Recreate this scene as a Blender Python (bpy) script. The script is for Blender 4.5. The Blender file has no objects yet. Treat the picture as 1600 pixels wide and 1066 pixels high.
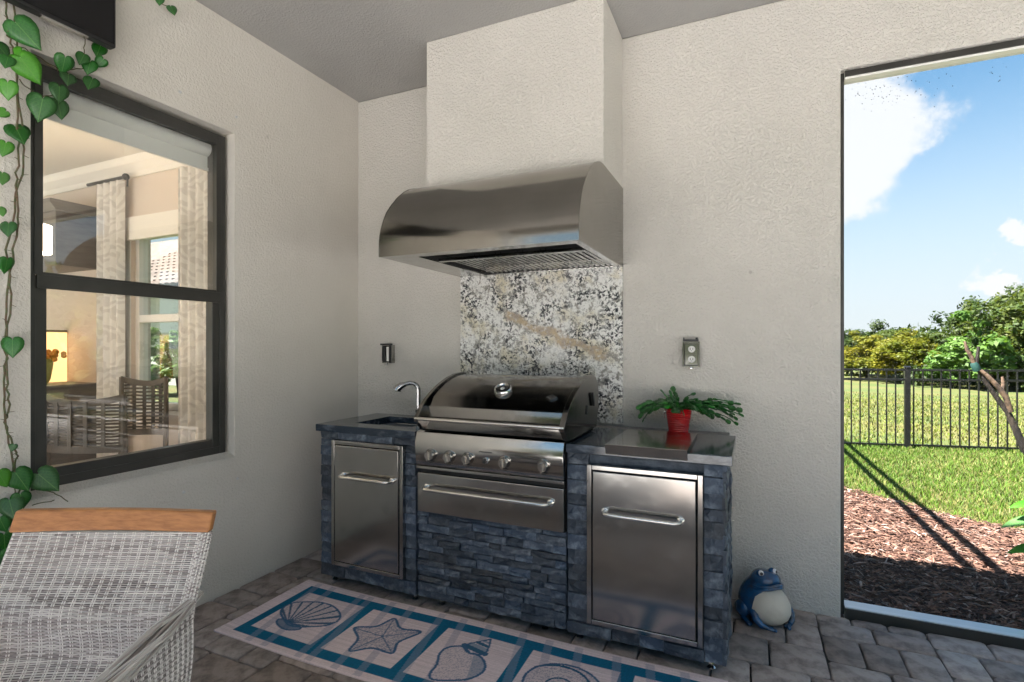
import bpy, bmesh, math, random
import numpy as np
from mathutils import Vector, Matrix
rnd = random.Random(7)
nrs = np.random.RandomState(7)
sc = bpy.context.scene
col = sc.collection
R = math.radians

# ------------------------------------------------------------------ camera
cam = bpy.data.objects.new('camera', bpy.data.cameras.new('camera'))
col.objects.link(cam)
cam.location = (2.638, -3.083, 1.355)
cam.rotation_euler = (math.pi/2, 0, 0.424)
cam.data.sensor_width = 36.0
cam.data.lens = 823.6/1600*36
cam.data.shift_y = 9.3/1600
cam.data.clip_start = 0.05
cam.data.clip_end = 3000
sc.camera = cam

# ------------------------------------------------------------------ light
HX, HY, TE = 0.91, 0.41, 1.5            # the sun's rays travel along (HX, HY, -TE)
SUN_E = math.atan(TE)
world = bpy.data.worlds.new('World'); sc.world = world; world.use_nodes = True
nt = world.node_tree; nt.nodes.clear()
def N(t, kind, **kw):
    n = t.nodes.new(kind)
    for k, v in kw.items():
        if k.startswith('in_'):
            n.inputs[k[3:].replace('_', ' ')].default_value = v
        else: setattr(n, k, v)
    return n
wo = N(nt, 'ShaderNodeOutputWorld'); bg = N(nt, 'ShaderNodeBackground')
sky = N(nt, 'ShaderNodeTexSky', sky_type='NISHITA', sun_disc=False)
sky.sun_elevation = SUN_E
sky.sun_rotation = math.atan2(-HX, -HY)      # compass direction the sun stands in
sky.air_density = 1.0; sky.dust_density = 0.6; sky.ozone_density = 2.0
tc = N(nt, 'ShaderNodeTexCoord')
# clouds: soft broken cumulus over the whole dome, one big one in the north-north-east
mp = N(nt, 'ShaderNodeMapping'); mp.inputs['Scale'].default_value = (1.3, 1.3, 3.2)
n1 = N(nt, 'ShaderNodeTexNoise'); n1.inputs['Scale'].default_value = 1.7; n1.inputs['Detail'].default_value = 9; n1.inputs['Roughness'].default_value = .55
cr = N(nt, 'ShaderNodeValToRGB'); cr.color_ramp.elements[0].position = .56; cr.color_ramp.elements[1].position = .72
nt.links.new(tc.outputs['Generated'], mp.inputs['Vector']); nt.links.new(mp.outputs[0], n1.inputs['Vector'])
nt.links.new(n1.outputs['Fac'], cr.inputs[0])
# the big cloud
nd = N(nt, 'ShaderNodeTexNoise'); nd.inputs['Scale'].default_value = 5.0; nd.inputs['Detail'].default_value = 8; nd.inputs['Roughness'].default_value = .6
nt.links.new(tc.outputs['Generated'], nd.inputs['Vector'])
def vm(op, a, b=None):
    n = N(nt, 'ShaderNodeVectorMath', operation=op)
    for i, x in enumerate((a, b)):
        if x is None: continue
        if hasattr(x, 'links'): nt.links.new(x, n.inputs[i])
        else: n.inputs[i].default_value = x
    return n
def mt(op, a, b=None, clamp=False, t=None):
    t = t or nt
    n = N(t, 'ShaderNodeMath', operation=op, use_clamp=clamp)
    for i, x in enumerate((a, b)):
        if x is None: continue
        if hasattr(x, 'links'): t.links.new(x, n.inputs[i])
        else: n.inputs[i].default_value = x
    return n.outputs[0]
sepd = vm('SUBTRACT', nd.outputs['Color'], (.5, .5, .5))
scd = vm('MULTIPLY', sepd.outputs[0], (.42, .42, .42))
dpos = vm('ADD', tc.outputs['Generated'], scd.outputs[0])
def blob(c, r, s):
    v = vm('SUBTRACT', dpos.outputs[0], c)
    v = vm('MULTIPLY', v.outputs[0], s)
    l = N(nt, 'ShaderNodeVectorMath', operation='LENGTH'); nt.links.new(v.outputs[0], l.inputs[0])
    m = N(nt, 'ShaderNodeMapRange', interpolation_type='SMOOTHSTEP'); nt.links.new(l.outputs['Value'], m.inputs['Value'])
    m.inputs['From Min'].default_value = r*.70; m.inputs['From Max'].default_value = r
    m.inputs['To Min'].default_value = 1; m.inputs['To Max'].default_value = 0
    return m.outputs['Result']
b1 = blob((.112, .925, .335), .160, (1, 1, 1.0))
b2 = blob((.10, .94, .255), .12, (1, 1, 1.2))
b3 = blob((.30, .94, .125), .075, (.8, 1, 3.0))
b4 = blob((.40, .90, .20), .05, (.8, 1, 3.0))
cl = mt('MAXIMUM', mt('MAXIMUM', b1, b2), mt('MAXIMUM', b3, b4))
cl = mt('MAXIMUM', cl, mt('MULTIPLY', cr.outputs['Color'], .0))
# pale haze towards the horizon
sx = N(nt, 'ShaderNodeSeparateXYZ'); nt.links.new(tc.outputs['Generated'], sx.inputs[0])
hz = N(nt, 'ShaderNodeMapRange', interpolation_type='SMOOTHSTEP'); nt.links.new(sx.outputs['Z'], hz.inputs['Value'])
hz.inputs['From Min'].default_value = 0.02; hz.inputs['From Max'].default_value = 0.47; hz.inputs['To Min'].default_value = .92; hz.inputs['To Max'].default_value = 0
mixh = N(nt, 'ShaderNodeMix', data_type='RGBA'); nt.links.new(hz.outputs[0], mixh.inputs[0])
SKYT = N(nt, 'ShaderNodeMix', data_type='RGBA', blend_type='MULTIPLY'); SKYT.inputs[0].default_value = 1
nt.links.new(sky.outputs[0], SKYT.inputs[6]); SKYT.inputs[7].default_value = (.58, .96, 1.0, 1)
nt.links.new(SKYT.outputs[2], mixh.inputs[6]); mixh.inputs[7].default_value = (3.9, 4.15, 4.4, 1)
mixc = N(nt, 'ShaderNodeMix', data_type='RGBA'); nt.links.new(mt('MULTIPLY', cl, .93), mixc.inputs[0])
nt.links.new(mixh.outputs[2], mixc.inputs[6]); mixc.inputs[7].default_value = (4.6, 4.7, 4.8, 1)
nt.links.new(mixc.outputs[2], bg.inputs['Color'])
bg.inputs['Strength'].default_value = 0.0365
nt.links.new(bg.outputs[0], wo.inputs[0])

sun = bpy.data.objects.new('sun', bpy.data.lights.new('sun', 'SUN')); col.objects.link(sun)
sun.data.energy = 5.0; sun.data.angle = R(.53); sun.data.color = (1, .955, .90)
sun.rotation_euler = Vector((HX, HY, -TE)).to_track_quat('-Z', 'Y').to_euler()
sc.view_settings.view_transform = 'Standard'; sc.view_settings.look = 'None'
sc.view_settings.gamma = 1; sc.view_settings.use_curve_mapping = False
sc.view_settings.exposure = 2.72
sc.cycles.max_bounces = 12; sc.cycles.diffuse_bounces = 7; sc.cycles.glossy_bounces = 6
sc.cycles.transparent_max_bounces = 16; sc.cycles.transmission_bounces = 6
sc.cycles.use_denoising = True
sc.cycles.caustics_reflective = False; sc.cycles.caustics_refractive = False
sc.cycles.sample_clamp_indirect = 6

# ------------------------------------------------------------------ materials
def mat(name, base=(.5, .5, .5), rough=.6, metal=0, noise=None, bump=None, spec=.5, coat=0, aniso=0, rnoise=None, objrand=0, attr=None, scalev=(1, 1, 1), emit=None, sss=0):
    """noise = (scale, colour2, lo, hi); bump = (scale, strength, distance, detail)"""
    m = bpy.data.materials.new(name); m.use_nodes = True
    t = m.node_tree; b = t.nodes['Principled BSDF']
    b.inputs['Roughness'].default_value = rough; b.inputs['Metallic'].default_value = metal
    b.inputs['Specular IOR Level'].default_value = spec
    b.inputs['Coat Weight'].default_value = coat; b.inputs['Coat Roughness'].default_value = .08
    if aniso: b.inputs['Anisotropic'].default_value = aniso
    b.inputs['Base Color'].default_value = (*base, 1)
    tcn = N(t, 'ShaderNodeTexCoord'); mpn = N(t, 'ShaderNodeMapping'); mpn.inputs['Scale'].default_value = scalev
    t.links.new(tcn.outputs['Object'], mpn.inputs[0])
    src = None
    if attr:
        a = N(t, 'ShaderNodeVertexColor', layer_name=attr); src = a.outputs['Color']
    if noise:
        s, c2, lo, hi = noise
        n = N(t, 'ShaderNodeTexNoise'); n.inputs['Scale'].default_value = s; n.inputs['Detail'].default_value = 6; n.inputs['Roughness'].default_value = .62
        t.links.new(mpn.outputs[0], n.inputs['Vector'])
        r = N(t, 'ShaderNodeMapRange'); t.links.new(n.outputs['Fac'], r.inputs['Value'])
        r.inputs['From Min'].default_value = lo; r.inputs['From Max'].default_value = hi
        mx = N(t, 'ShaderNodeMix', data_type='RGBA'); t.links.new(r.outputs[0], mx.inputs[0])
        if src: t.links.new(src, mx.inputs[6])
        else: mx.inputs[6].default_value = (*base, 1)
        mx.inputs[7].default_value = (*c2, 1); src = mx.outputs[2]
    if objrand:
        oi = N(t, 'ShaderNodeObjectInfo')
        hv = N(t, 'ShaderNodeHueSaturation')
        v = N(t, 'ShaderNodeMapRange'); t.links.new(oi.outputs['Random'], v.inputs['Value'])
        v.inputs['To Min'].default_value = 1-objrand; v.inputs['To Max'].default_value = 1+objrand
        t.links.new(v.outputs[0], hv.inputs['Value'])
        h2 = mt('FRACT', mt('MULTIPLY', oi.outputs['Random'], 17.31, t=t), t=t)
        v2 = N(t, 'ShaderNodeMapRange'); t.links.new(h2, v2.inputs['Value']); v2.inputs['To Min'].default_value = .82; v2.inputs['To Max'].default_value = 1.2
        t.links.new(v2.outputs[0], hv.inputs['Saturation'])
        if src: t.links.new(src, hv.inputs['Color'])
        else: hv.inputs['Color'].default_value = (*base, 1)
        src = hv.outputs[0]
    if src: t.links.new(src, b.inputs['Base Color'])
    if bump:
        s, st, di, de = bump
        n = N(t, 'ShaderNodeTexNoise'); n.inputs['Scale'].default_value = s; n.inputs['Detail'].default_value = de
        t.links.new(mpn.outputs[0], n.inputs['Vector'])
        bp = N(t, 'ShaderNodeBump'); bp.inputs['Strength'].default_value = st; bp.inputs['Distance'].default_value = di
        t.links.new(n.outputs['Fac'], bp.inputs['Height']); t.links.new(bp.outputs[0], b.inputs['Normal'])
    if rnoise and metal:
        pass
    if rnoise:
        s, lo, hi, sv = rnoise
        mp2 = N(t, 'ShaderNodeMapping'); mp2.inputs['Scale'].default_value = sv; t.links.new(tcn.outputs['Object'], mp2.inputs[0])
        n = N(t, 'ShaderNodeTexNoise'); n.inputs['Scale'].default_value = s; n.inputs['Detail'].default_value = 3
        t.links.new(mp2.outputs[0], n.inputs['Vector'])
        r = N(t, 'ShaderNodeMapRange'); t.links.new(n.outputs['Fac'], r.inputs['Value']); r.inputs['To Min'].default_value = lo; r.inputs['To Max'].default_value = hi
        out_r = r.outputs[0]
        if metal:
            sm = N(t, 'ShaderNodeTexNoise'); sm.inputs['Scale'].default_value = 11; sm.inputs['Detail'].default_value = 5; t.links.new(tcn.outputs['Object'], sm.inputs['Vector'])
            r3 = N(t, 'ShaderNodeMapRange'); t.links.new(sm.outputs['Fac'], r3.inputs['Value']); r3.inputs['From Min'].default_value = .56; r3.inputs['From Max'].default_value = .72; r3.inputs['To Max'].default_value = .09
            out_r = mt('ADD', out_r, r3.outputs[0], t=t)
        t.links.new(out_r, b.inputs['Roughness'])
    if emit:
        b.inputs['Emission Color'].default_value = (*emit[0], 1); b.inputs['Emission Strength'].default_value = emit[1]
    if sss: b.inputs['Subsurface Weight'].default_value = sss
    return m

def stucco(name, c, c2, st=.5):
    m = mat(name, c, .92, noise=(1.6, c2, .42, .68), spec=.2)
    t = m.node_tree; b = t.nodes['Principled BSDF']
    tcn = N(t, 'ShaderNodeTexCoord')
    v = N(t, 'ShaderNodeTexNoise'); v.inputs['Scale'].default_value = 78; v.inputs['Detail'].default_value = 2.5; v.inputs['Roughness'].default_value = .5; v.inputs['Distortion'].default_value = .6
    t.links.new(tcn.outputs['Object'], v.inputs['Vector'])
    r = N(t, 'ShaderNodeMapRange', interpolation_type='SMOOTHSTEP'); t.links.new(v.outputs['Fac'], r.inputs['Value']); r.inputs['From Min'].default_value = .40; r.inputs['From Max'].default_value = .62
    f = N(t, 'ShaderNodeTexNoise'); f.inputs['Scale'].default_value = 260; f.inputs['Detail'].default_value = 3
    t.links.new(tcn.outputs['Object'], f.inputs['Vector'])
    h = mt('ADD', r.outputs[0], mt('MULTIPLY', f.outputs['Fac'], .35, t=t), t=t)
    bp = N(t, 'ShaderNodeBump'); bp.inputs['Strength'].default_value = st; bp.inputs['Distance'].default_value = .0046
    t.links.new(h, bp.inputs['Height']); t.links.new(bp.outputs[0], b.inputs['Normal'])
    # a few small dark specks and marks on the paint
    s = N(t, 'ShaderNodeTexVoronoi'); s.inputs['Scale'].default_value = 2.6; t.links.new(tcn.outputs['Object'], s.inputs['Vector'])
    k = N(t, 'ShaderNodeMapRange', interpolation_type='SMOOTHSTEP'); t.links.new(s.outputs['Distance'], k.inputs['Value'])
    k.inputs['From Min'].default_value = .012; k.inputs['From Max'].default_value = .034; k.inputs['To Min'].default_value = .35; k.inputs['To Max'].default_value = 0
    old = b.inputs['Base Color'].links[0].from_socket
    mx = N(t, 'ShaderNodeMix', data_type='RGBA'); t.links.new(k.outputs[0], mx.inputs[0]); t.links.new(old, mx.inputs[6]); mx.inputs[7].default_value = (.2, .18, .16, 1)
    t.links.new(mx.outputs[2], b.inputs['Base Color'])
    return m
M = {}
M['wall'] = stucco('greige_stucco', (.65, .62, .575), (.60, .575, .53), .85)
M['wall_left'] = stucco('greige_stucco_smooth', (.66, .625, .575), (.62, .585, .535), .38)
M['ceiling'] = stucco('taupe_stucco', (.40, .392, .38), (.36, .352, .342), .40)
M['ledge'] = mat('rough_grey_granite', (.30, .29, .28), .7, noise=(120, (.12, .115, .11), .45, .62), bump=(150, .5, .003, 3))
def steel(name, base, r0, r1, sv, an=.5):
    return mat(name, base, .25, 1, aniso=an, rnoise=(9, r0, r1, sv), bump=(2.6, .30, .012, 1) if 'hood' not in name else (2.6, .06, .012, 1), noise=(3.0, tuple(x*.86 for x in base), .35, .7))
M['steel'] = steel('brushed_stainless', (.43, .42, .405), .11, .19, (4, 4, 120))
M['steel_h'] = steel('brushed_stainless_hood', (.31, .292, .265), .09, .16, (1, 60, 60))
M['steel_dark'] = steel('dark_stainless_lid', (.215, .205, .195),   .10, .16, (2, 60, 60))
M['chrome'] = mat('polished_steel', (.60, .60, .60), .10, 1)
M['tapchrome'] = mat('dark_chrome', (.38, .38, .39), .09, 1)
M['handle'] = mat('satin_steel', (.68, .66, .62), .22, 1)
M['black'] = mat('black_plastic', (.012, .012, .013), .35)
M['blackgap'] = mat('black_gap', (.01, .01, .01), .8)
M['bronze'] = mat('dark_bronze_aluminium', (.030, .029, .026), .38, noise=(8, (.042, .040, .036), .4, .7))
M['alu'] = mat('pale_aluminium', (.62, .62, .62), .4, .6)
M['white'] = mat('white_paint', (.78, .77, .74), .45)
M['slate'] = mat('blue_slate_ledgestone', (.030, .043, .066), .55, noise=(19, (.16, .19, .23), .48, .74), bump=(45, .9, .008, 7), objrand=.55, rnoise=(20, .38, .68, (1, 1, 3)))
M['slate_side'] = mat('blue_slate_backing', (.03, .043, .065), .6, noise=(11, (.10, .125, .16), .45, .75), bump=(38, .8, .008, 7))
def granite_top():
    m = mat('polished_blue_grey_granite', (.022, .032, .048), .12, noise=(9, (.13, .155, .19), .5, .74), scalev=(1, 3.2, 3.2))
    t = m.node_tree; b = t.nodes['Principled BSDF']
    return m
M['top'] = granite_top()
def backsplash():
    m = mat('white_black_granite', (.75, .72, .62), .10)
    t = m.node_tree; b = t.nodes['Principled BSDF']; tcn = N(t, 'ShaderNodeTexCoord')
    def noise(s, d=5, ro=.6, dist=0, off=(0, 0, 0)):
        mpn = N(t, 'ShaderNodeMapping'); mpn.inputs['Location'].default_value = off; t.links.new(tcn.outputs['Object'], mpn.inputs[0])
        n = N(t, 'ShaderNodeTexNoise'); n.inputs['Scale'].default_value = s; n.inputs['Detail'].default_value = d; n.inputs['Roughness'].default_value = ro; n.inputs['Distortion'].default_value = dist
        t.links.new(mpn.outputs[0], n.inputs['Vector']); return n.outputs['Fac']
    def rng(v, a, b_, c=0, d=1):
        r = N(t, 'ShaderNodeMapRange', interpolation_type='SMOOTHSTEP'); t.links.new(v, r.inputs['Value'])
        for k_, x in zip(('From Min', 'From Max', 'To Min', 'To Max'), (a, b_, c, d)): r.inputs[k_].default_value = x
        return r.outputs[0]
    def mix(f, a, b_):
        x = N(t, 'ShaderNodeMix', data_type='RGBA'); t.links.new(f, x.inputs[0])
        for i, s in ((6, a), (7, b_)):
            if hasattr(s, 'links'): t.links.new(s, x.inputs[i])
            else: x.inputs[i].default_value = (*s, 1)
        return x.outputs[2]
    c = mix(rng(noise(7, 5), .46, .66), (.78, .775, .755), (.66, .61, .48))
    VEIN = None
    c = mix(rng(noise(26, 4, .6, .4, (3, 1, 2)), .54, .62), c, (.36, .345, .32))
    # speckle clusters
    clus = rng(noise(8, 5, .65, .3, (7, 2, 5)), .34, .60)
    spk = rng(noise(60, 4, .65, .5, (1, 8, 2)), .49, .54)
    # tan vein running down to the right
    sp = N(t, 'ShaderNodeSeparateXYZ'); t.links.new(tcn.outputs['Object'], sp.inputs[0])
    nn = noise(7, 5, .6, 0, (9, 9, 1))
    zz = mt('ADD', sp.outputs['Z'], mt('MULTIPLY', mt('SUBTRACT', nn, .5, t=t), .22, t=t), t=t)
    line = mt('SUBTRACT', zz, mt('SUBTRACT', 2.072, mt('MULTIPLY', sp.outputs['X'], .42, t=t), t=t), t=t)
    band = rng(mt('ABSOLUTE', line, t=t), .012, .050, 1, 0)
    wx = mt('MULTIPLY', rng(sp.outputs['X'], 1.18, 1.24), rng(sp.outputs['X'], 1.84, 1.90, 1, 0), t=t)
    c = mix(mt('MULTIPLY', mt('MULTIPLY', band, wx, t=t), mt('SUBTRACT', 1.0, mt('MULTIPLY', rng(noise(38, 5, .7, .3, (2, 2, 7)), .52, .64), .75, t=t), t=t), t=t), c, mix(rng(noise(30, 3), .4, .65), (.50, .39, .26), (.40, .33, .27)))
    VB = mt('MULTIPLY', band, wx, t=t)
    c = mix(mt('MULTIPLY', mt('MULTIPLY', spk, clus, t=t), mt('SUBTRACT', 1.0, mt('MULTIPLY', VB, .85, t=t), t=t), t=t), c, (.035, .037, .045))
    spk2 = rng(noise(95, 3, .6, .3, (4, 8, 9)), .60, .65)
    c = mix(mt('MULTIPLY', spk2, .8, t=t), c, (.09, .085, .08))
    t.links.new(c, b.inputs['Base Color'])
    return m
M['granite'] = backsplash()
M['paver'] = mat('tumbled_concrete_paver', (.335, .285, .26), .85, noise=(11, (.17, .140, .130), .44, .64), bump=(70, .7, .005, 7), objrand=.28)
M['sand'] = mat('joint_sand', (.06, .055, .05), .95, bump=(120, .5, .003, 3))
M['deck'] = mat('pale_bounce_deck', (.70, .69, .68), .85, noise=(3, (.62, .61, .60), .4, .7))  # kept bright so the added deck bounces sunlight into the porch
M['grass'] = mat('lawn', (.060, .085, .014), .9, noise=(.55, (.105, .098, .026), .42, .62), bump=(30, .8, .03, 6))
M['blade'] = mat('grass_blades', attr='Col', rough=.6, spec=.25)
M['mulchbed'] = mat('mulch_bed', (.05, .03, .022), .95, noise=(40, (.14, .09, .065), .45, .65), bump=(60, 1, .02, 6))
M['chip'] = mat('mulch_chips', attr='Col', rough=.85, spec=.2)
M['teak'] = mat('oiled_teak', (.40, .17, .055), .40, noise=(9, (.26, .10, .03), .40, .66), scalev=(1.2, 5, 14))
M['wicker'] = mat('resin_wicker', attr='Col', rough=.5, spec=.4)
M['wickerback'] = mat('wicker_backing', (.10, .087, .082), .8)
M['rug'] = mat('woven_rug', attr='Col', rough=.95, spec=.1, bump=(420, .5, .0015, 2))
M['ruglight'] = mat('rug_edge', (.58, .46, .46), .95)
M['leaf'] = mat('philodendron_leaf', (.010, .075, .012), .33, noise=(14, (.022, .120, .016), .42, .68), objrand=.35, sss=0)
M['leaf_lt'] = mat('young_leaf', (.06, .25, .012), .35, noise=(18, (.035, .17, .015), .42, .68), objrand=.2)
M['stem'] = mat('vine_stem', (.06, .09, .025), .6, noise=(60, (.12, .07, .04), .4, .6))
M['cactus'] = mat('holiday_cactus_pad', (.016, .10, .018), .35, noise=(30, (.05, .19, .03), .45, .7), objrand=.35)
M['red'] = mat('red_enamel', (.50, .006, .010), .16, coat=.5)
M['soil'] = mat('potting_soil', (.03, .022, .018), .95)
M['frogblue'] = mat('blue_glaze', (.008, .075, .20), .18, noise=(16, (.03, .045, .06), .46, .70), coat=.7, bump=(35, .25, .004, 3))
M['frogcream'] = mat('cream_bisque', (.60, .55, .47), .8, noise=(12, (.52, .46, .38), .45, .7), bump=(160, .3, .002, 3))
M['eyewhite'] = mat('white_glaze', (.8, .8, .8), .15)
M['screenblk'] = mat('tv_glass', (.004, .004, .005), .12)
M['fence'] = mat('black_aluminium', (.010, .010, .010), .35)
M['bark'] = mat('bark', (.016, .012, .010), .9, noise=(14, (.05, .036, .026), .45, .6), bump=(40, 1, .01, 6), scalev=(1, 1, .4))
M['barktan'] = mat('peeled_bark', (.15, .095, .06), .85, noise=(10, (.05, .033, .024), .5, .62), bump=(30, .8, .01, 5))
M['tape'] = mat('green_tie_tape', (.012, .06, .05), .7)
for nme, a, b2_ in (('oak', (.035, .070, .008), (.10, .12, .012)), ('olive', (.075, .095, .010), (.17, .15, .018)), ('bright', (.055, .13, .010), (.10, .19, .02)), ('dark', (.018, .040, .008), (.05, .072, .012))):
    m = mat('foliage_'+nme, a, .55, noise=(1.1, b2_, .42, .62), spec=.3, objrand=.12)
    t = m.node_tree; b = t.nodes['Principled BSDF']
    tr = N(t, 'ShaderNodeBsdfTranslucent'); tr.inputs['Color'].default_value = (b2_[0]*1.2, b2_[1]*1.3, b2_[2], 1)
    ms = N(t, 'ShaderNodeMixShader'); ms.inputs[0].default_value = .3
    t.links.new(b.outputs[0], ms.inputs[1]); t.links.new(tr.outputs[0], ms.inputs[2]); t.links.new(ms.outputs[0], t.nodes['Material Output'].inputs[0])
    M['f_'+nme] = m
def veins(m, k):
    t = m.node_tree; b = t.nodes['Principled BSDF']; tcn = N(t, 'ShaderNodeTexCoord'); sp = N(t, 'ShaderNodeSeparateXYZ'); t.links.new(tcn.outputs['Object'], sp.inputs[0])
    ax = mt('ABSOLUTE', sp.outputs['X'], t=t)
    mid = mt('LESS_THAN', ax, .014, t=t)
    fr_ = mt('FRACT', mt('MULTIPLY', mt('SUBTRACT', sp.outputs['Y'], mt('MULTIPLY', ax, 1.1, t=t), t=t), 5.5, t=t), t=t)
    side = mt('MULTIPLY', mt('LESS_THAN', fr_, .10, t=t), .45, t=t)
    f = mt('MAXIMUM', mid, side, t=t)
    old = b.inputs['Base Color'].links[0].from_socket
    x = N(t, 'ShaderNodeMix', data_type='RGBA'); t.links.new(mt('MULTIPLY', f, k, t=t), x.inputs[0]); t.links.new(old, x.inputs[6]); x.inputs[7].default_value = (.12, .26, .06, 1)
    t.links.new(x.outputs[2], b.inputs['Base Color'])
veins(M['leaf'], .55); veins(M['leaf_lt'], .4)
for k_ in ('leaf', 'leaf_lt'): M[k_].node_tree.nodes['Principled BSDF'].inputs['Roughness'].default_value = .46
def glass():
    m = bpy.data.materials.new('window_glass'); m.use_nodes = True; t = m.node_tree; t.nodes.clear()
    o = N(t, 'ShaderNodeOutputMaterial'); tr = N(t, 'ShaderNodeBsdfTransparent'); tr.inputs[0].default_value = (.975, .985, .975, 1)
    g = N(t, 'ShaderNodeBsdfGlossy'); g.inputs['Roughness'].default_value = 0.0
    f = N(t, 'ShaderNodeFresnel'); f.inputs[0].default_value = 1.5
    ms = N(t, 'ShaderNodeMixShader'); ge = N(t, 'ShaderNodeNewGeometry'); t.links.new(mt('MULTIPLY', mt('MULTIPLY', f.outputs[0], 3.5, True, t=t), mt('SUBTRACT', 1.0, ge.outputs['Backfacing'], t=t), t=t), ms.inputs[0]); t.links.new(tr.outputs[0], ms.inputs[1]); t.links.new(g.outputs[0], ms.inputs[2])
    t.links.new(ms.outputs[0], o.inputs[0]); return m
M['glass'] = glass()
def screenmat():
    m = bpy.data.materials.new('insect_screen'); m.use_nodes = True; t = m.node_tree; t.nodes.clear()
    o = N(t, 'ShaderNodeOutputMaterial'); tr = N(t, 'ShaderNodeBsdfTransparent')
    d = N(t, 'ShaderNodeBsdfDiffuse'); d.inputs[0].default_value = (.06, .06, .065, 1)
    ms = N(t, 'ShaderNodeMixShader'); ms.inputs[0].default_value = .10; t.links.new(tr.outputs[0], ms.inputs[1]); t.links.new(d.outputs[0], ms.inputs[2])
    t.links.new(ms.outputs[0], o.inputs[0]); return m
M['screen'] = screenmat()
M['int_wall'] = mat('interior_wall_paint', (.64, .56, .49), .8)
M['int_white'] = mat('interior_white', (.80, .77, .72), .6)
M['int_floor'] = mat('interior_floor', (.50, .40, .31), .5)
M['hutch'] = mat('grey_wood', (.17, .155, .145), .6, noise=(6, (.12, .11, .10), .4, .7), scalev=(1, 1, 6))
M['chairwood'] = mat('grey_brown_chair_wood', (.105, .088, .072), .55)
M['cushion'] = mat('pale_blue_cushion', (.52, .60, .72), .8)
M['lampshade'] = mat('lit_lampshade', (.9, .85, .75), .8, emit=((1, .80, .58), 1.1))
M['glow'] = mat('glowing_niche_back', (.8, .55, .25), .8, emit=((1, .58, .25), .30))  # emission stands in for the warm lamp glow in the niche
M['flower'] = mat('orange_flowers', (.55, .22, .03), .7)
M['bottle'] = mat('amber_bottle', (.55, .30, .06), .3)
M['vase'] = mat('green_vase', (.30, .33, .12), .4)
def curtain():
    m = mat('patterned_curtain', (.60, .575, .55), .9)
    t = m.node_tree; b = t.nodes['Principled BSDF']; tcn = N(t, 'ShaderNodeTexCoord')
    w = N(t, 'ShaderNodeTexWave', wave_type='RINGS', rings_direction='Y'); w.inputs['Scale'].default_value = 3.2; w.inputs['Distortion'].default_value = 14; w.inputs['Detail'].default_value = 1.5; w.inputs['Detail Scale'].default_value = 2.2
    t.links.new(tcn.outputs['Object'], w.inputs['Vector'])
    r = N(t, 'ShaderNodeMapRange'); t.links.new(w.outputs['Fac'], r.inputs['Value']); r.inputs['From Min'].default_value = .45; r.inputs['From Max'].default_value = .6
    x = N(t, 'ShaderNodeMix', data_type='RGBA'); t.links.new(r.outputs[0], x.inputs[0]); x.inputs[6].default_value = (.72, .71, .69, 1); x.inputs[7].default_value = (.60, .585, .57, 1)
    t.links.new(x.outputs[2], b.inputs['Base Color']); return m
M['curtain'] = curtain()
M['rooftile'] = mat('clay_roof_tile', (.14, .10, .085), .85, noise=(6, (.26, .20, .17), .42, .65), objrand=.2)
M['neighbour'] = mat('pale_render', (.62, .60, .56), .9)
M['markdark'] = mat('dark_print', (.03, .03, .03), .5)

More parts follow.
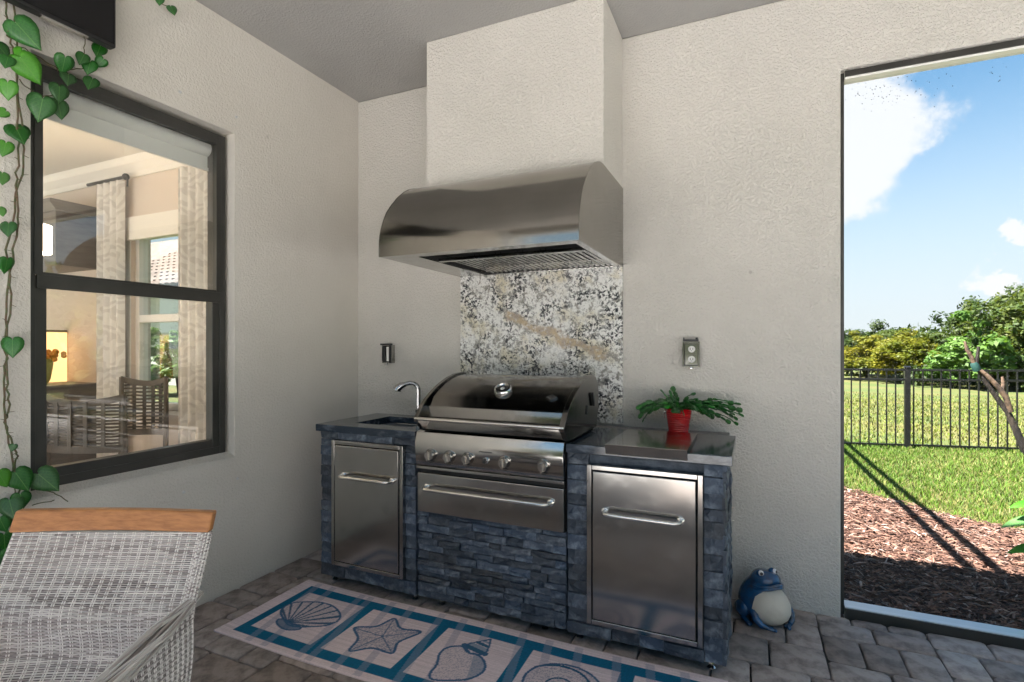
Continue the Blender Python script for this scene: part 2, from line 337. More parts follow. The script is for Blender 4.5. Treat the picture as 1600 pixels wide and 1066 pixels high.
# ------------------------------------------------------------------ mesh helpers
ORG = {}
class MB:
    def __init__(s): s.v = []; s.f = []; s.mi = []; s.m = 0; s.c = []; s.cc = None
    def add(s, vs, fs):
        o = len(s.v); s.v += [tuple(p) for p in vs]
        for f in fs: s.f.append(tuple(i+o for i in f)); s.mi.append(s.m)
        if s.cc is not None: s.c += [s.cc]*len(vs)
        return s
    def box(s, a, b):
        x0, y0, z0 = a; x1, y1, z1 = b
        return s.add([(x0,y0,z0),(x1,y0,z0),(x1,y1,z0),(x0,y1,z0),(x0,y0,z1),(x1,y0,z1),(x1,y1,z1),(x0,y1,z1)],
                     [(0,3,2,1),(4,5,6,7),(0,1,5,4),(1,2,6,5),(2,3,7,6),(3,0,4,7)])
    def obox(s, c, ax, ay, az):
        c, ax, ay, az = map(Vector, (c, ax, ay, az))
        vs = [c+ax*i+ay*j+az*k for k in (-1, 1) for i, j in ((-1,-1),(1,-1),(1,1),(-1,1))]
        return s.add(vs, [(0,3,2,1),(4,5,6,7),(0,1,5,4),(1,2,6,5),(2,3,7,6),(3,0,4,7)])
    def tube(s, pts, r, n=10, caps=True):
        pts = [Vector(p) for p in pts]; rs = r if isinstance(r, (list, tuple)) else [r]*len(pts)
        rings = []; prev = None
        for i, p in enumerate(pts):
            d = (pts[min(i+1, len(pts)-1)]-pts[max(i-1, 0)]).normalized()
            if prev is None:
                u = d.orthogonal().normalized()
            else:
                u = (prev-d*prev.dot(d)); u = u.normalized() if u.length > 1e-6 else d.orthogonal().normalized()
            prev = u; w = d.cross(u)
            rings.append([p+(u*math.cos(2*math.pi*k/n)+w*math.sin(2*math.pi*k/n))*rs[i] for k in range(n)])
        vs = [q for rr in rings for q in rr]; fs = []
        for i in range(len(pts)-1):
            for k in range(n):
                fs.append((i*n+k, i*n+(k+1) % n, (i+1)*n+(k+1) % n, (i+1)*n+k))
        if caps: fs.append(tuple(range(n-1, -1, -1))); fs.append(tuple((len(pts)-1)*n+k for k in range(n)))
        return s.add(vs, fs)
    def lathe(s, c, prof, n=28, axis=(0, 0, 1), close=True):
        c = Vector(c); ax = Vector(axis).normalized(); u = ax.orthogonal().normalized(); w = ax.cross(u)
        vs = []; fs = []
        for r, h in prof:
            for k in range(n):
                a = 2*math.pi*k/n; vs.append(c+ax*h+(u*math.cos(a)+w*math.sin(a))*r)
        for i in range(len(prof)-1):
            for k in range(n): fs.append((i*n+k, i*n+(k+1) % n, (i+1)*n+(k+1) % n, (i+1)*n+k))
        if close: fs.append(tuple(range(n-1, -1, -1))); fs.append(tuple((len(prof)-1)*n+k for k in range(n)))
        return s.add(vs, fs)
    def ball(s, c, r, n=14, m=9, rot=None):
        rx, ry, rz = (r, r, r) if not isinstance(r, (tuple, list)) else r
        vs = []; fs = []
        for j in range(m+1):
            th = math.pi*j/m
            for k in range(n):
                a = 2*math.pi*k/n; p = Vector((rx*math.sin(th)*math.cos(a), ry*math.sin(th)*math.sin(a), rz*math.cos(th)))
                if rot: p = rot @ p
                vs.append(Vector(c)+p)
        for j in range(m):
            for k in range(n): fs.append((j*n+k, (j+1)*n+k, (j+1)*n+(k+1) % n, j*n+(k+1) % n))
        return s.add(vs, fs)
    def prism(s, poly, x0, x1):
        """poly of (y, z) extruded along x"""
        n = len(poly); vs = [(x0, y, z) for y, z in poly]+[(x1, y, z) for y, z in poly]
        fs = [tuple(range(n)), tuple(range(2*n-1, n-1, -1))]+[(i, i+n, (i+1) % n+n, (i+1) % n) for i in range(n)]
        return s.add(vs, fs)
    def build(s, name, mats, parent=None, org=None, bevel=0, smooth=False, seg=2, fix=True, kind=None, autos=None):
        if parent is not None:
            po = Vector(ORG[parent.name]); org = Vector(org) if org is not None else po
        else: po = Vector((0, 0, 0)); org = Vector(org) if org is not None else po
        me = bpy.data.meshes.new(name)
        V = np.array(s.v, dtype=np.float64)-np.array(org)
        me.from_pydata(V.tolist(), [], s.f)
        mats = mats if isinstance(mats, (list, tuple)) else [mats]
        for m in mats: me.materials.append(m)
        if len(mats) > 1: me.polygons.foreach_set('material_index', s.mi)
        if s.c:
            a = me.color_attributes.new('Col', 'FLOAT_COLOR', 'POINT')
            a.data.foreach_set('color', np.array(s.c, dtype=np.float32).ravel())
        if fix:
            bm = bmesh.new(); bm.from_mesh(me); bmesh.ops.recalc_face_normals(bm, faces=bm.faces)
            if smooth == 'weld': bmesh.ops.remove_doubles(bm, verts=bm.verts, dist=1e-5)
            bm.to_mesh(me); bm.free()
        if smooth or bevel:
            me.shade_smooth()
        o = bpy.data.objects.new(name, me); col.objects.link(o)
        if bevel:
            b = o.modifiers.new('bevel', 'BEVEL'); b.width = bevel; b.segments = seg; b.limit_method = 'ANGLE'; b.angle_limit = R(40)
            b.harden_normals = True
        elif smooth is True or smooth == 'weld':
            try: me.set_sharp_from_angle(angle=R(42))
            except Exception: pass
        if parent is not None: o.parent = parent
        o.location = org-po
        ORG[o.name] = tuple(org)
        if kind: o['kind'] = kind
        return o
def thing(name, label, cat, loc=(0, 0, 0), group=None, kind=None):
    o = bpy.data.objects.new(name, None); col.objects.link(o); o.empty_display_size = .1; o.location = loc
    o['label'] = label; o['category'] = cat
    if group: o['group'] = group
    ORG[o.name] = tuple(loc)
    return o
def tag(o, label, cat, group=None, kind=None):
    o['label'] = label; o['category'] = cat
    if group: o['group'] = group
    if kind: o['kind'] = kind
    return o
def struct(o): o['kind'] = 'structure'; return o
def arc(c, r, a0, a1, n, f): return [f(c, r, R(a0+(a1-a0)*i/n)) for i in range(n+1)]

# ------------------------------------------------------------------ ground
b = MB()
xs = [-60, -7, 3.0, 6.6, 16, 60]; 
b.box((-400, -400, -.5), (400, 400, -.104))
g = b.build('lawn_ground', M['grass']); struct(g)
b = MB()
edge = [(2.6, 3.30), (3.2, 3.22), (3.5, 3.16), (3.85, 2.86), (4.17, 2.52), (4.57, 2.27), (5.3, 2.05), (6.6, 1.95)]
top = [(x, y, -.085) for x, y in edge]; bot = [(x, .02, -.085) for x, y in edge]
b.add(top+bot, [(i+8, i+9, i+1, i) for i in range(7)])
mb_ = b.build('mulch_bed', M['mulchbed']); struct(mb_)
def ex(x):
    for (a, ya), (c, yc) in zip(edge, edge[1:]):
        if a <= x <= c: return ya+(yc-ya)*(x-a)/(c-a)
    return 2
# chips: thin splinters lying on the bed
def chips(n):
    P = []
    while len(P) < n:
        x = rnd.uniform(2.95, 5.6); y = rnd.uniform(.2, 3.3)
        if y < ex(x)-.03+rnd.gauss(0, .05) and x < 3.95+y*.75: P.append((x, y))
    V = []; F = []; C = []
    for i, (x, y) in enumerate(P):
        L = rnd.uniform(.012, .05)*(1 if rnd.random() < .8 else 1.5); w = rnd.uniform(.003, .009); a = rnd.gauss(0, .9); t = rnd.gauss(0, .22); h = rnd.uniform(.002, .006)
        z = -.083+rnd.uniform(0, .028)
        dx = Vector((math.cos(a)*math.cos(t), math.sin(a)*math.cos(t), math.sin(t))); dy = Vector((-math.sin(a), math.cos(a), rnd.gauss(0, .3))); dz = Vector((0, 0, h))
        c = Vector((x, y, z)); o = len(V)
        V += [c-dx*L-dy*w*.3, c-dy*w+dz, c+dx*L-dy*w*.2, c+dx*L*.9+dy*w*.5, c+dy*w, c-dx*L*.95+dy*w*.6, c+dz*1.8]
        F += [(o+6, o+k, o+(k+1) % 6) for k in range(6)]
        q = rnd.random(); k = rnd.uniform(.45, 1.25)
        cc = (.19*k, .105*k, .075*k) if q < .5 else ((.085*k, .045*k, .034*k) if q < .9 else (.32*k, .23*k, .19*k))
        C += [(*cc, 1)]*7
    bb = MB(); bb.v = [tuple(v) for v in V]; bb.f = F; bb.mi = [0]*len(F); bb.c = C
    o = bb.build('mulch_chips', M['chip'], fix=False); tag(o, 'shredded brown bark mulch covering the bed outside the opening', 'mulch', kind='stuff')
chips(19000)
# grass blades in the near lawn
def blades(name, n, x0, x1, y0, y1, h0, h1, w, label, lim):
    X = nrs.uniform(x0, x1, n); Y = nrs.uniform(y0, y1, n)
    keep = np.array([lim(x, y) for x, y in zip(X, Y)]); X, Y = X[keep], Y[keep]; n = len(X)
    A = nrs.uniform(0, math.pi*2, n); H = nrs.uniform(h0, h1, n); Lx = nrs.normal(0, .45, n)*H; Ly = nrs.normal(0, .45, n)*H
    W = nrs.uniform(.7, 1.3, n)*w
    Z = np.full(n, -.104)
    V = np.zeros((n, 5, 3)); cx, cy_ = np.cos(A)*W, np.sin(A)*W
    V[:, 0] = np.c_[X-cx, Y-cy_, Z]; V[:, 1] = np.c_[X+cx, Y+cy_, Z]
    V[:, 2] = np.c_[X+cx*.7+Lx*.4, Y+cy_*.7+Ly*.4, Z+H*.6]; V[:, 3] = np.c_[X-cx*.7+Lx*.4, Y-cy_*.7+Ly*.4, Z+H*.6]
    V[:, 4] = np.c_[X+Lx, Y+Ly, Z+H]
    idx = np.arange(n)*5
    F = [(i, i+1, i+2, i+3) for i in idx.tolist()]+[(i+3, i+2, i+4) for i in idx.tolist()]
    patch = .5+.5*np.sin(X*2.1+np.sin(Y*1.7)*1.3)*np.cos(Y*1.3+X*.6)
    k = nrs.uniform(.65, 1.35, n); yel = (nrs.uniform(0, 1, n) < (.14 if name == 'lawn_grass' else .38)+.22*patch)
    C = np.zeros((n, 5, 4)); C[..., 3] = 1
    f_ = 1.0 if name == 'lawn_grass' else 0.0
    C[:, :, 0] = (np.where(yel, .17, .072+.030*(1-f_))*k)[:, None]; C[:, :, 1] = (np.where(yel, .165, .135)*k)[:, None]; C[:, :, 2] = (np.where(yel, .05, .012)*k)[:, None]
    me = bpy.data.meshes.new(name); me.from_pydata(V.reshape(-1, 3).tolist(), [], F); me.materials.append(M['blade'])
    a = me.color_attributes.new('Col', 'FLOAT_COLOR', 'POINT'); a.data.foreach_set('color', C.astype(np.float32).ravel())
    o = bpy.data.objects.new(name, me); col.objects.link(o); tag(o, label, 'grass', kind='stuff')
vis = lambda x, y: x < 3.1+(y)*.98+.6 and x > 2.95+y*.10
blades('lawn_grass', 95000, 3.0, 9.3, 2.0, 6.5, .025, .06, .0035, 'short green lawn grass between the mulch bed and the black fence', lambda x, y: vis(x, y) and y > ex(min(x, 6.5))-.04+rnd.gauss(0, .04))
blades('side_grass', 45000, .4, 5.2, 1.6, 6.6, .025, .06, .004, 'short lawn grass behind the kitchen wall left of the opening', lambda x, y: not vis(x, y) and y > (3.3 if x > 2.6 else .3))
blades('field_grass', 80000, 1.6, 20, 6.5, 17,   .02, .06, .008, 'yellow green field grass beyond the black fence', lambda x, y: x < 3.1+y*1.0+1.0 and rnd.random() < min(1, (17.6-y)/5))

# ------------------------------------------------------------------ house shell
CZ = 3.165
YR = -4.3      # rear edge of the porch, kept shallow to let more light in
b = MB()
wy0, wy1, wz0, wz1 = -1.947, -1.026, .742, 2.555
b.box((-.2, -4.9, -.1), (0, wy0, CZ)); b.box((-.2, wy1, -.1), (0, 0, CZ)); b.box((-.2, wy0, -.1), (0, wy1, wz0)); b.box((-.2, wy0, wz1), (0, wy1, CZ))
struct(b.build('wall_left', M['wall_left'], smooth=False))
b = MB()
ox0, ox1, oz = 3.053, 5.7, 2.745
pl_ = [(-.2, -.1), (ox0, -.1), (ox0, oz), (ox1, oz), (ox1, -.1), (6.4, -.1), (6.4, CZ), (-.2, CZ)]
b.add([(x, .001, z) for x, z in pl_]+[(x, .2, z) for x, z in pl_], [tuple(range(8)), tuple(range(15, 7, -1))]+[(i, i+8, (i+1) % 8+8, (i+1) % 8) for i in range(8)])
struct(b.build('wall_back', M['wall'], bevel=.010, seg=3))
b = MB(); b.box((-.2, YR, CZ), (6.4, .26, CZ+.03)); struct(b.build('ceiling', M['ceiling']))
b = MB(); b.box((-5.4, YR-.65, CZ+.031), (-.1, -.3, CZ+.14)); b.box((-.1, YR-.1, CZ+.031), (6.5, .265, CZ+.14)); struct(b.build('roof', M['neighbour']))
b = MB()
b.box((.886, -.438, 2.10), (1.957, .0, CZ)); struct(b.build('chimney_chase', M['wall'], bevel=.006))
b = MB(); b.box((6.2, YR, 2.95), (6.4, 0, CZ)); b.box((0, YR, 2.95), (6.2, YR+.2, CZ))
struct(b.build('wall_header', M['wall']))
for i, (x, y) in enumerate([(6.2, YR), (3.1, YR)]):
    b = MB(); b.box((x, y, -.1), (x+.2, y+.2, 2.95)); o = b.build('porch_column', M['wall'], org=(x, y, 0))
    tag(o, ['stucco porch column at the far corner', 'stucco porch column right of the garden side', 'stucco porch column left of the garden side', 'stucco porch column on the open right side'][i], 'column', 'porch columns behind the camera')
b = MB(); b.box((-.2, YR, -.12), (6.4, .03, -.03)); struct(b.build('floor_bed', M['sand']))
b = MB(); b.box((-8, -17, -.1), (13, YR, -.02)); b.box((6.4, YR, -.1), (12, 1.5, -.02)); struct(b.build('bounce_deck', M['deck']))  # unseen deck added as a sunlit reflector for the porch

# pavers (near ones as parts, the rest of the porch floor joined)
def ashlar(x0, x1, y0, y1, u, seed):
    r = random.Random(seed); nx = int(round((x1-x0)/u)); ny = int(round((y1-y0)/u)); occ = [[0]*ny for _ in range(nx)]; out = []
    for j in range(ny):
        for i in range(nx):
            if occ[i][j]: continue
            opts = [(4, 3), (3, 3), (3, 2), (3, 2), (3, 3), (2, 3), (2, 2), (1, 2), (2, 1), (1, 1)]
            head = opts[:6]; r.shuffle(head)
            for w, h in head+opts[6:]:
                if i+w <= nx and j+h <= ny and all(not occ[i+a][j+c] for a in range(w) for c in range(h)):
                    # leave no one-cell slivers beside
                    k = i+w
                    if k < nx and not occ[k][j] and (k+1 >= nx or occ[k+1][j]): 
                        if (w, h) in head[:6] and w > 1: continue
                    for a in range(w):
                        for c in range(h): occ[i+a][j+c] = 1
                    out.append((x0+i*u, x0+(i+w)*u, y0+j*u, y0+(j+h)*u)); break
    return out
u_ = .0755
rects = ashlar(.225, .225+u_*52, .021-u_*32, .021, u_, 5)
# border course along the left wall
y = -.02
while y > -2.6:
    L = rnd.choice([.24, .26, .16, .25]); rects.append((.0, .222, y-L, y)); y -= L
rects = [q for q in rects if not (q[0] < .225 and q[1] > .225)]
floor_root = bpy.data.objects.new('paver_floor', None); col.objects.link(floor_root); floor_root['kind'] = 'structure'; ORG['paver_floor'] = (0, 0, 0)
def paver_mb(b, x0, x1, y0, y1):
    gp = .0035; bv = .009; z1 = rnd.uniform(-.0025, .0005)
    j = lambda: rnd.uniform(-.002, .002)
    tx, ty = rnd.gauss(0, .004), rnd.gauss(0, .004)
    base = [(x0+gp, y0+gp), (x1-gp, y0+gp), (x1-gp, y1-gp), (x0+gp, y1-gp)]
    def ring(ins, z, nsub=3, rr=0):
        out = []
        X0, X1, Y0, Y1 = x0+gp+ins, x1-gp-ins, y0+gp+ins, y1-gp-ins
        c = .012+rr
        pts = [(X0+c, Y0), (X0*.65+X1*.35, Y0), (X0*.35+X1*.65, Y0), (X1-c, Y0), (X1, Y0+c), (X1, (Y0+Y1)/2), (X1, Y1-c), (X1-c, Y1), (X0*.35+X1*.65, Y1), (X0*.65+X1*.35, Y1), (X0+c, Y1), (X0, Y1-c), (X0, (Y0+Y1)/2), (X0, Y0+c)]
        return [(px+j()*.8, py+j()*.8, z+(px-x0)*tx+(py-y0)*ty) for px, py in pts]
    a = ring(0, -.03); c_ = ring(.0, z1-bv*.8); d = ring(.004, z1-.003); e = ring(bv, z1)
    n = 14; fs = []
    for k in range(3):
        fs += [(k*n+i, k*n+(i+1) % n, (k+1)*n+(i+1) % n, (k+1)*n+i) for i in range(n)]
    fs.append(tuple(3*n+i for i in range(n)))
    b.add(a+c_+d+e, fs)
near = []; far = []
for q in rects:
    cx, cy_ = (q[0]+q[1])/2, (q[2]+q[3])/2
    hid = (.42 < cx < 2.5 and cy_ > -.62)          # under the cabinets
    seen = cy_ > -2.05 and not hid and cx < 4.05 and (cx > 2.5 or cy_ > -1.75 - 0*cx)
    (near if seen else far).append(q)
near.sort(key=lambda q: (q[0]-2.6)**2+(q[2]+3)**2)
far += near[298:]; near = near[:298]
for q in near:
    b = MB(); paver_mb(b, *q); c_ = ((q[0]+q[1])/2, (q[2]+q[3])/2, 0)
    b.build('paver', M['paver'], parent=floor_root, org=c_, smooth=True, fix=False)
b = MB()
for q in far: paver_mb(b, *q)
o = b.build('paver', M['paver'], parent=floor_root, smooth=True, fix=False, kind='stuff')
b = MB(); b.box((.0, YR, -.03), (6.2, -2.62, -.002)); b.box((4.16, -2.62, -.03), (6.2, 0, -.002)); struct(b.build('porch_floor', M['paver']))

# ------------------------------------------------------------------ opening with screen
sf = thing('screen_frame', 'dark aluminium insect screen frame filling the wide garden opening', 'screen', (ox0, .07, 0))
b = MB(); b.box((ox0+.001, .045, .0), (ox0+.020, .095, oz-.002)); b.build('jamb', M['bronze'], sf)
b = MB(); b.box((ox0+.021, .022, oz-.03), (ox1-.001, .030, oz-.002)); b.build('head_face', M['bronze'], sf)
b = MB(); b.box((ox0+.021, .031, oz-.040), (ox1-.001, .10, oz-.002)); b.build('head_rail', M['white'], sf, bevel=.003)
b = MB(); b.box((ox0+.021, .022, -.02), (ox1-.001, .030, .040)); b.build('sill_face', M['bronze'], sf)
b = MB(); b.box((ox0+.021, .031, -.02), (ox1-.001, .120, .044)); b.build('sill_rail', M['alu'], sf, bevel=.003)  # pale metal puts the lit top of the sill channel into its colour
b = MB(); b.add([(ox0+.02, .06, .044), (ox1, .06, .044), (ox1, .06, oz-.045), (ox0+.02, .06, oz-.045)], [(0, 1, 2, 3)]); b.build('screen_mesh', M['screen'], sf, fix=False)
b = MB()
for k in range(85):
    q = rnd.random()
    if q < .6: x = rnd.gauss(3.27, .09); z = rnd.gauss(2.60, .035)
    elif q < .9: x = rnd.uniform(3.1, 3.75); z = rnd.gauss(2.64, .03)
    else: x = rnd.uniform(3.07, 3.7); z = rnd.uniform(2.45, 2.68)
    if x < 3.08 or z > 2.69: continue
    b.lathe((x, .056, z), [(rnd.uniform(.0012, .0028), 0), (.0008, .002)], n=5, axis=(0, -1, 0))
b.build('trapped_gnats', M['markdark'], sf, kind='stuff', fix=False)

# unseen rails added beyond the wall to cast the two long lawn shadows
cg = thing('shadow_rails', 'pair of unseen bronze rails on a post, added to cast the lawn shadows', 'frame', (2.4, 6.6, -.1))
for xa, xb in ((2.23, 2.37), (2.36, 2.53)):
    b = MB(); p0 = Vector((xa, 6.6, 2.5)); p1 = Vector((xb, .2, 2.5)); b.tube([p0, p1], .032, 6); b.build('rail', M['bronze'], cg)
b = MB(); b.box((2.2, 6.58, -.1), (2.42, 6.66, 2.54)); b.build('post', M['bronze'], cg)

# ------------------------------------------------------------------ lanai window
w = thing('sash_window', 'black framed double hung window with a white roller shade behind', 'window', (-.1, -1.48, wz0))
def rectframe(b, x0, x1, y0, y1, z0, z1, t, tb=None):
    tb = tb or t
    b.box((x0, y0, z0), (x1, y0+t, z1)); b.box((x0, y1-t, z0), (x1, y1, z1)); b.box((x0, y0+t, z0), (x1, y1-t, z0+tb)); b.box((x0, y0+t, z1-t), (x1, y1-t, z1))
b = MB(); rectframe(b, -.15, -.045, wy0+.002, wy1-.022, wz0+.022, wz1-.022, .034, .04); b.build('window_frame', M['bronze'], w, bevel=.003)
b = MB(); rectframe(b, -.075, -.04, wy0+.03, wy1-.05, 1.655, 2.50, .030, .012); us = b.build('upper_sash', M['bronze'], w, bevel=.002)
b = MB(); b.box((-.060, wy0+.06, 1.666), (-.056, wy1-.08, 2.471)); b.build('pane', M['glass'], us, fix=False)
b = MB(); rectframe(b, -.105, -.050, wy0+.035, wy1-.056, .79, 1.652, .042, .055); ls = b.build('lower_sash', M['bronze'], w, bevel=.004)
b = MB(); b.box((-.044, wy0+.036, 1.598), (-.034, wy1-.057, 1.655)); b.build('meeting_rail', M['bronze'], ls, bevel=.002)
b = MB(); b.box((-.080, wy0+.077, .845), (-.076, wy1-.098, 1.61)); b.build('pane', M['glass'], ls, fix=False)
b = MB(); b.tube([(-.152, wy0+.02, 2.465), (-.152, wy1-.03, 2.465)], .040, 18); b.box((-.152, wy0+.03, 2.36), (-.148, wy1-.04, 2.44)); b.box((-.158, wy0+.03, 2.345), (-.140, wy1-.04, 2.362)); b.build('roller_shade', M['white'], w, smooth=True)
b = MB(); b.box((-.199, wy1-.012, wz0), (-.151, wy1+.0, wz1)); b.box((-.199, wy0, wz0), (-.151, wy0+.012, wz1)); b.build('inner_casing', M['white'], w)
b = MB(); b.add([(.004, wy0-.004, wz0-.002), (.004, wy1+.003, wz0-.002), (-.045, wy1+.003, wz0+.022), (-.045, wy0-.004, wz0+.022), (-.045, wy1+.003, wz0-.01), (-.045, wy0-.004, wz0-.01), (.004, wy1+.003, wz0-.012), (.004, wy0-.004, wz0-.012)],
      [(0, 1, 2, 3), (0, 7, 6, 1), (7, 5, 4, 6)]); b.build('sill', M['wall'], w, fix=False)

# ------------------------------------------------------------------ television
tv = thing('television', 'flat black television hung high on the wall over the window', 'television', (.05, -2.2, 2.65))
b = MB(); b.box((.075, -2.80, 2.657), (.118, -1.697, 3.13)); b.build('casing', M['black'], tv, bevel=.006)
b = MB(); b.box((.118, -2.79, 2.672), (.1205, -1.706, 3.12)); b.build('screen', M['screenblk'], tv)
b = MB(); b.box((.002, -2.4, 2.8), (.075, -2.1, 3.0)); b.build('bracket', M['black'], tv)
b = MB(); b.box((.09, -1.96, 2.649), (.112, -1.80, 2.657)); b.build('speaker_strip', M['handle'], tv)

# ------------------------------------------------------------------ hood
hd = thing('range_hood', 'curved stainless steel range hood over the grill', 'hood', (1.42, -.4, 1.82))
prof = [(-.003, 2.281), (-.46, 2.281), (-.52, 2.274), (-.569, 2.259), (-.62, 2.239), (-.664, 2.213), (-.725, 2.165), (-.78, 2.108), (-.815, 2.066), (-.84, 2.020), (-.86, 1.97), (-.871, 1.93), (-.876, 1.895), (-.877, 1.82)]
hx0, hx1 = .884, 1.962
def strip(poly, x0, x1):
    n = len(poly); return [(x0, y, z) for y, z in poly]+[(x1, y, z) for y, z in poly], [(i, i+1, i+1+n, i+n) for i in range(n-1)]
# shell: outer sheet + inner sheet
b = MB(); vs, fs = strip(prof, hx0+.004, hx1-.004); b.add(vs, fs)
b.build('canopy_sheet', M['steel_h'], hd, smooth=True)
for x0, x1, nm in ((hx0, hx0+.004, 'l'), (hx1-.004, hx1, 'r')):
    b = MB(); b.prism([(-.003, 1.82)]+[(y*1.002, z+.0015) for y, z in prof], x0, x1); b.build('side_panel', M['steel_h'], hd, bevel=.0012)
b = MB(); zb = 1.821
b.box((hx0+.004, -.873, zb), (hx1-.004, -.80, zb+.006)); b.box((hx0+.004, -.04, zb), (hx1-.004, -.004, zb+.02)); b.box((hx1-.04, -.80, zb), (hx1-.004, -.04, zb+.006)); b.box((hx0+.004, -.80, zb), (hx0+.19, -.04, zb+.006))
b.build('underside_rim', M['steel'], hd, bevel=.001)
b = MB(); b.box((hx0+.19, -.80, zb+.05), (hx1-.04, -.04, zb+.06)); b.box((hx0+.19, -.80, zb+.006), (hx0+.196, -.04, zb+.05)); b.box((hx1-.046, -.80, zb+.006), (hx1-.04, -.04, zb+.05)); b.build('filter_tray', M['blackgap'], hd)
b = MB(); b.box((hx0+.2, -.795, zb+.004), (hx1-.05, -.775, zb+.03)); b.box((hx0+.2, -.62, zb+.0), (hx1-.05, -.59, zb+.018)); b.build('filter_rail', M['steel'], hd, bevel=.002)
# baffles
proto = None; nb = 24; bx0 = hx0+.24; bx1 = hx1-.055
for k in range(nb):
    x = bx0+(bx1-bx0)*(k+.5)/nb
    if proto is None:
        b = MB(); b.add([(x-.010, -.59, zb+.010), (x+.000, -.59, zb+.007), (x+.010, -.59, zb+.010), (x-.010, -.06, zb+.010), (x+.000, -.06, zb+.007), (x+.010, -.06, zb+.010)], [(0, 1, 4, 3), (1, 2, 5, 4), (2, 0, 3, 5), (0, 2, 1), (3, 4, 5)])
        proto = b.build('baffle', M['steel'], hd, org=(x, -.3, zb)); px0 = x
    else:
        c_ = proto.copy(); col.objects.link(c_); c_.location.x += x-px0
for k in range(6):
    x = bx0+(bx1-bx0)*(k+.5)/6
    b = MB(); b.tube([(x-.012, -.30, zb+.004), (x-.012, -.30, zb-.012), (x, -.30, zb-.018), (x+.012, -.30, zb-.012), (x+.012, -.30, zb+.004)], .002, 6); b.build('filter_pull', M['chrome'], hd, smooth=True)
for k in range(4):
    x = bx0+.18+(bx1-bx0-.3)*(k+.5)/4
    b = MB(); b.tube([(x-.014, -.70, zb+.01), (x-.014, -.70, zb-.008), (x, -.70, zb-.014), (x+.014, -.70, zb-.008), (x+.014, -.70, zb+.01)], .002, 6); b.build('clip', M['chrome'], hd, smooth=True)

# ------------------------------------------------------------------ backsplash + ledge
b = MB(); b.box((.879, -.022, .905), (1.962, -.001, 1.84)); o = b.build('granite_backsplash', M['granite'], bevel=.001)
tag(o, 'speckled cream and black granite slab on the wall behind the grill', 'backsplash')
b = MB(); b.box((.60, -.235, -.03), (.875, -.003, .896)); b.box((1.00, -.235, -.03), (2.54, -.024, .896)); b.box((.875, -.235, -.03), (1.0, -.024, .896))
o = b.build('masonry_ledge', M['ledge'], bevel=.004); tag(o, 'rough grey masonry ledge along the wall behind the counters', 'ledge')

# ------------------------------------------------------------------ stone veneer
def stone_piece(b, x0, x1, z0, z1, yf, yb, face='y'):
    """irregular split-face stone; front at yf, back at yb; subdivided 3x2 front"""
    nx, nz = 3, 2
    g = .0016; d = (yf-yb)
    P = {}
    base = rnd.uniform(-.008, .007)
    vs = []; idx = {}
    for i in range(nx+1):
        for k in range(nz+1):
            fx = i/nx; fz = k/nz
            if 0 < i < nx: fx += rnd.uniform(-.12, .12)
            if 0 < k < nz: fz += rnd.uniform(-.15, .15)
            x = x0+g+(x1-x0-2*g)*fx; z = z0+g+(z1-z0-2*g)*fz
            ed = (i in (0, nx)) or (k in (0, nz))
            dd = base+(rnd.uniform(-.006, .003) if ed else rnd.uniform(-.002, .009))
            idx[i, k] = len(vs); vs.append((x, dd, z))
    bi = {}
    for i, k in ((0, 0), (nx, 0), (nx, nz), (0, nz)):
        bi[i, k] = len(vs); vs.append((x0+g if i == 0 else x1-g, None, z0+g if k == 0 else z1-g))
    out = []
    for x, dd, z in vs:
        if face == 'y': out.append((x, (yf-(dd)) if dd is not None else yb, z))
        else: out.append(((yf+dd) if dd is not None else yb, x, z))
    fs = []
    for i in range(nx):
        for k in range(nz):
            a, b_, c, d_ = idx[i, k], idx[i+1, k], idx[i+1, k+1], idx[i, k+1]
            fs += [(a, b_, c), (a, c, d_)] if (i+k) % 2 else [(a, b_, d_), (b_, c, d_)]
    fs.append(tuple([bi[0, 0], bi[nx, 0]]+[idx[i, 0] for i in range(nx, -1, -1)]))
    fs.append(tuple([bi[nx, nz], bi[0, nz]]+[idx[i, nz] for i in range(0, nx+1)]))
    fs.append(tuple([bi[0, nz], bi[0, 0]]+[idx[0, k] for k in range(0, nz+1)]))
    fs.append(tuple([bi[nx, 0], bi[nx, nz]]+[idx[nx, k] for k in range(nz, -1, -1)]))
    b.add(out, fs)
def veneer(parent, x0, x1, z0, z1, yf, yb, hole=None, face='y', hs=(.030, .045), ls=(.07, .2)):
    z = z0
    while z < z1-.002:
        h = rnd.uniform(*hs)
        if z1-(z+h) < hs[0]*.7: h = z1-z
        segs = [(x0, x1)]
        if hole:
            hx0_, hx1_, hz0, hz1 = hole
            if z < hz0 < z+h: h = hz0-z if hz0-z > .012 else h
            elif z < hz1 < z+h and hz1-z > .012: h = hz1-z
            if z+h > hz0+.004 and z < hz1-.004: segs = [(x0, hx0_), (hx1_, x1)]
        for a, c in segs:
            x = a
            while x < c-.002:
                L = rnd.uniform(*ls)
                if c-(x+L) < ls[0]*.7: L = c-x
                b = MB(); stone_piece(b, x, x+L, z, z+h, yf, yb, face)
                o_ = ((x+L/2), yf, z+h/2) if face == 'y' else (yf, x+L/2, z+h/2)
                b.build('stone', M['slate'], parent, org=o_, fix=True)
                x += L
        z += h
YF = -.770
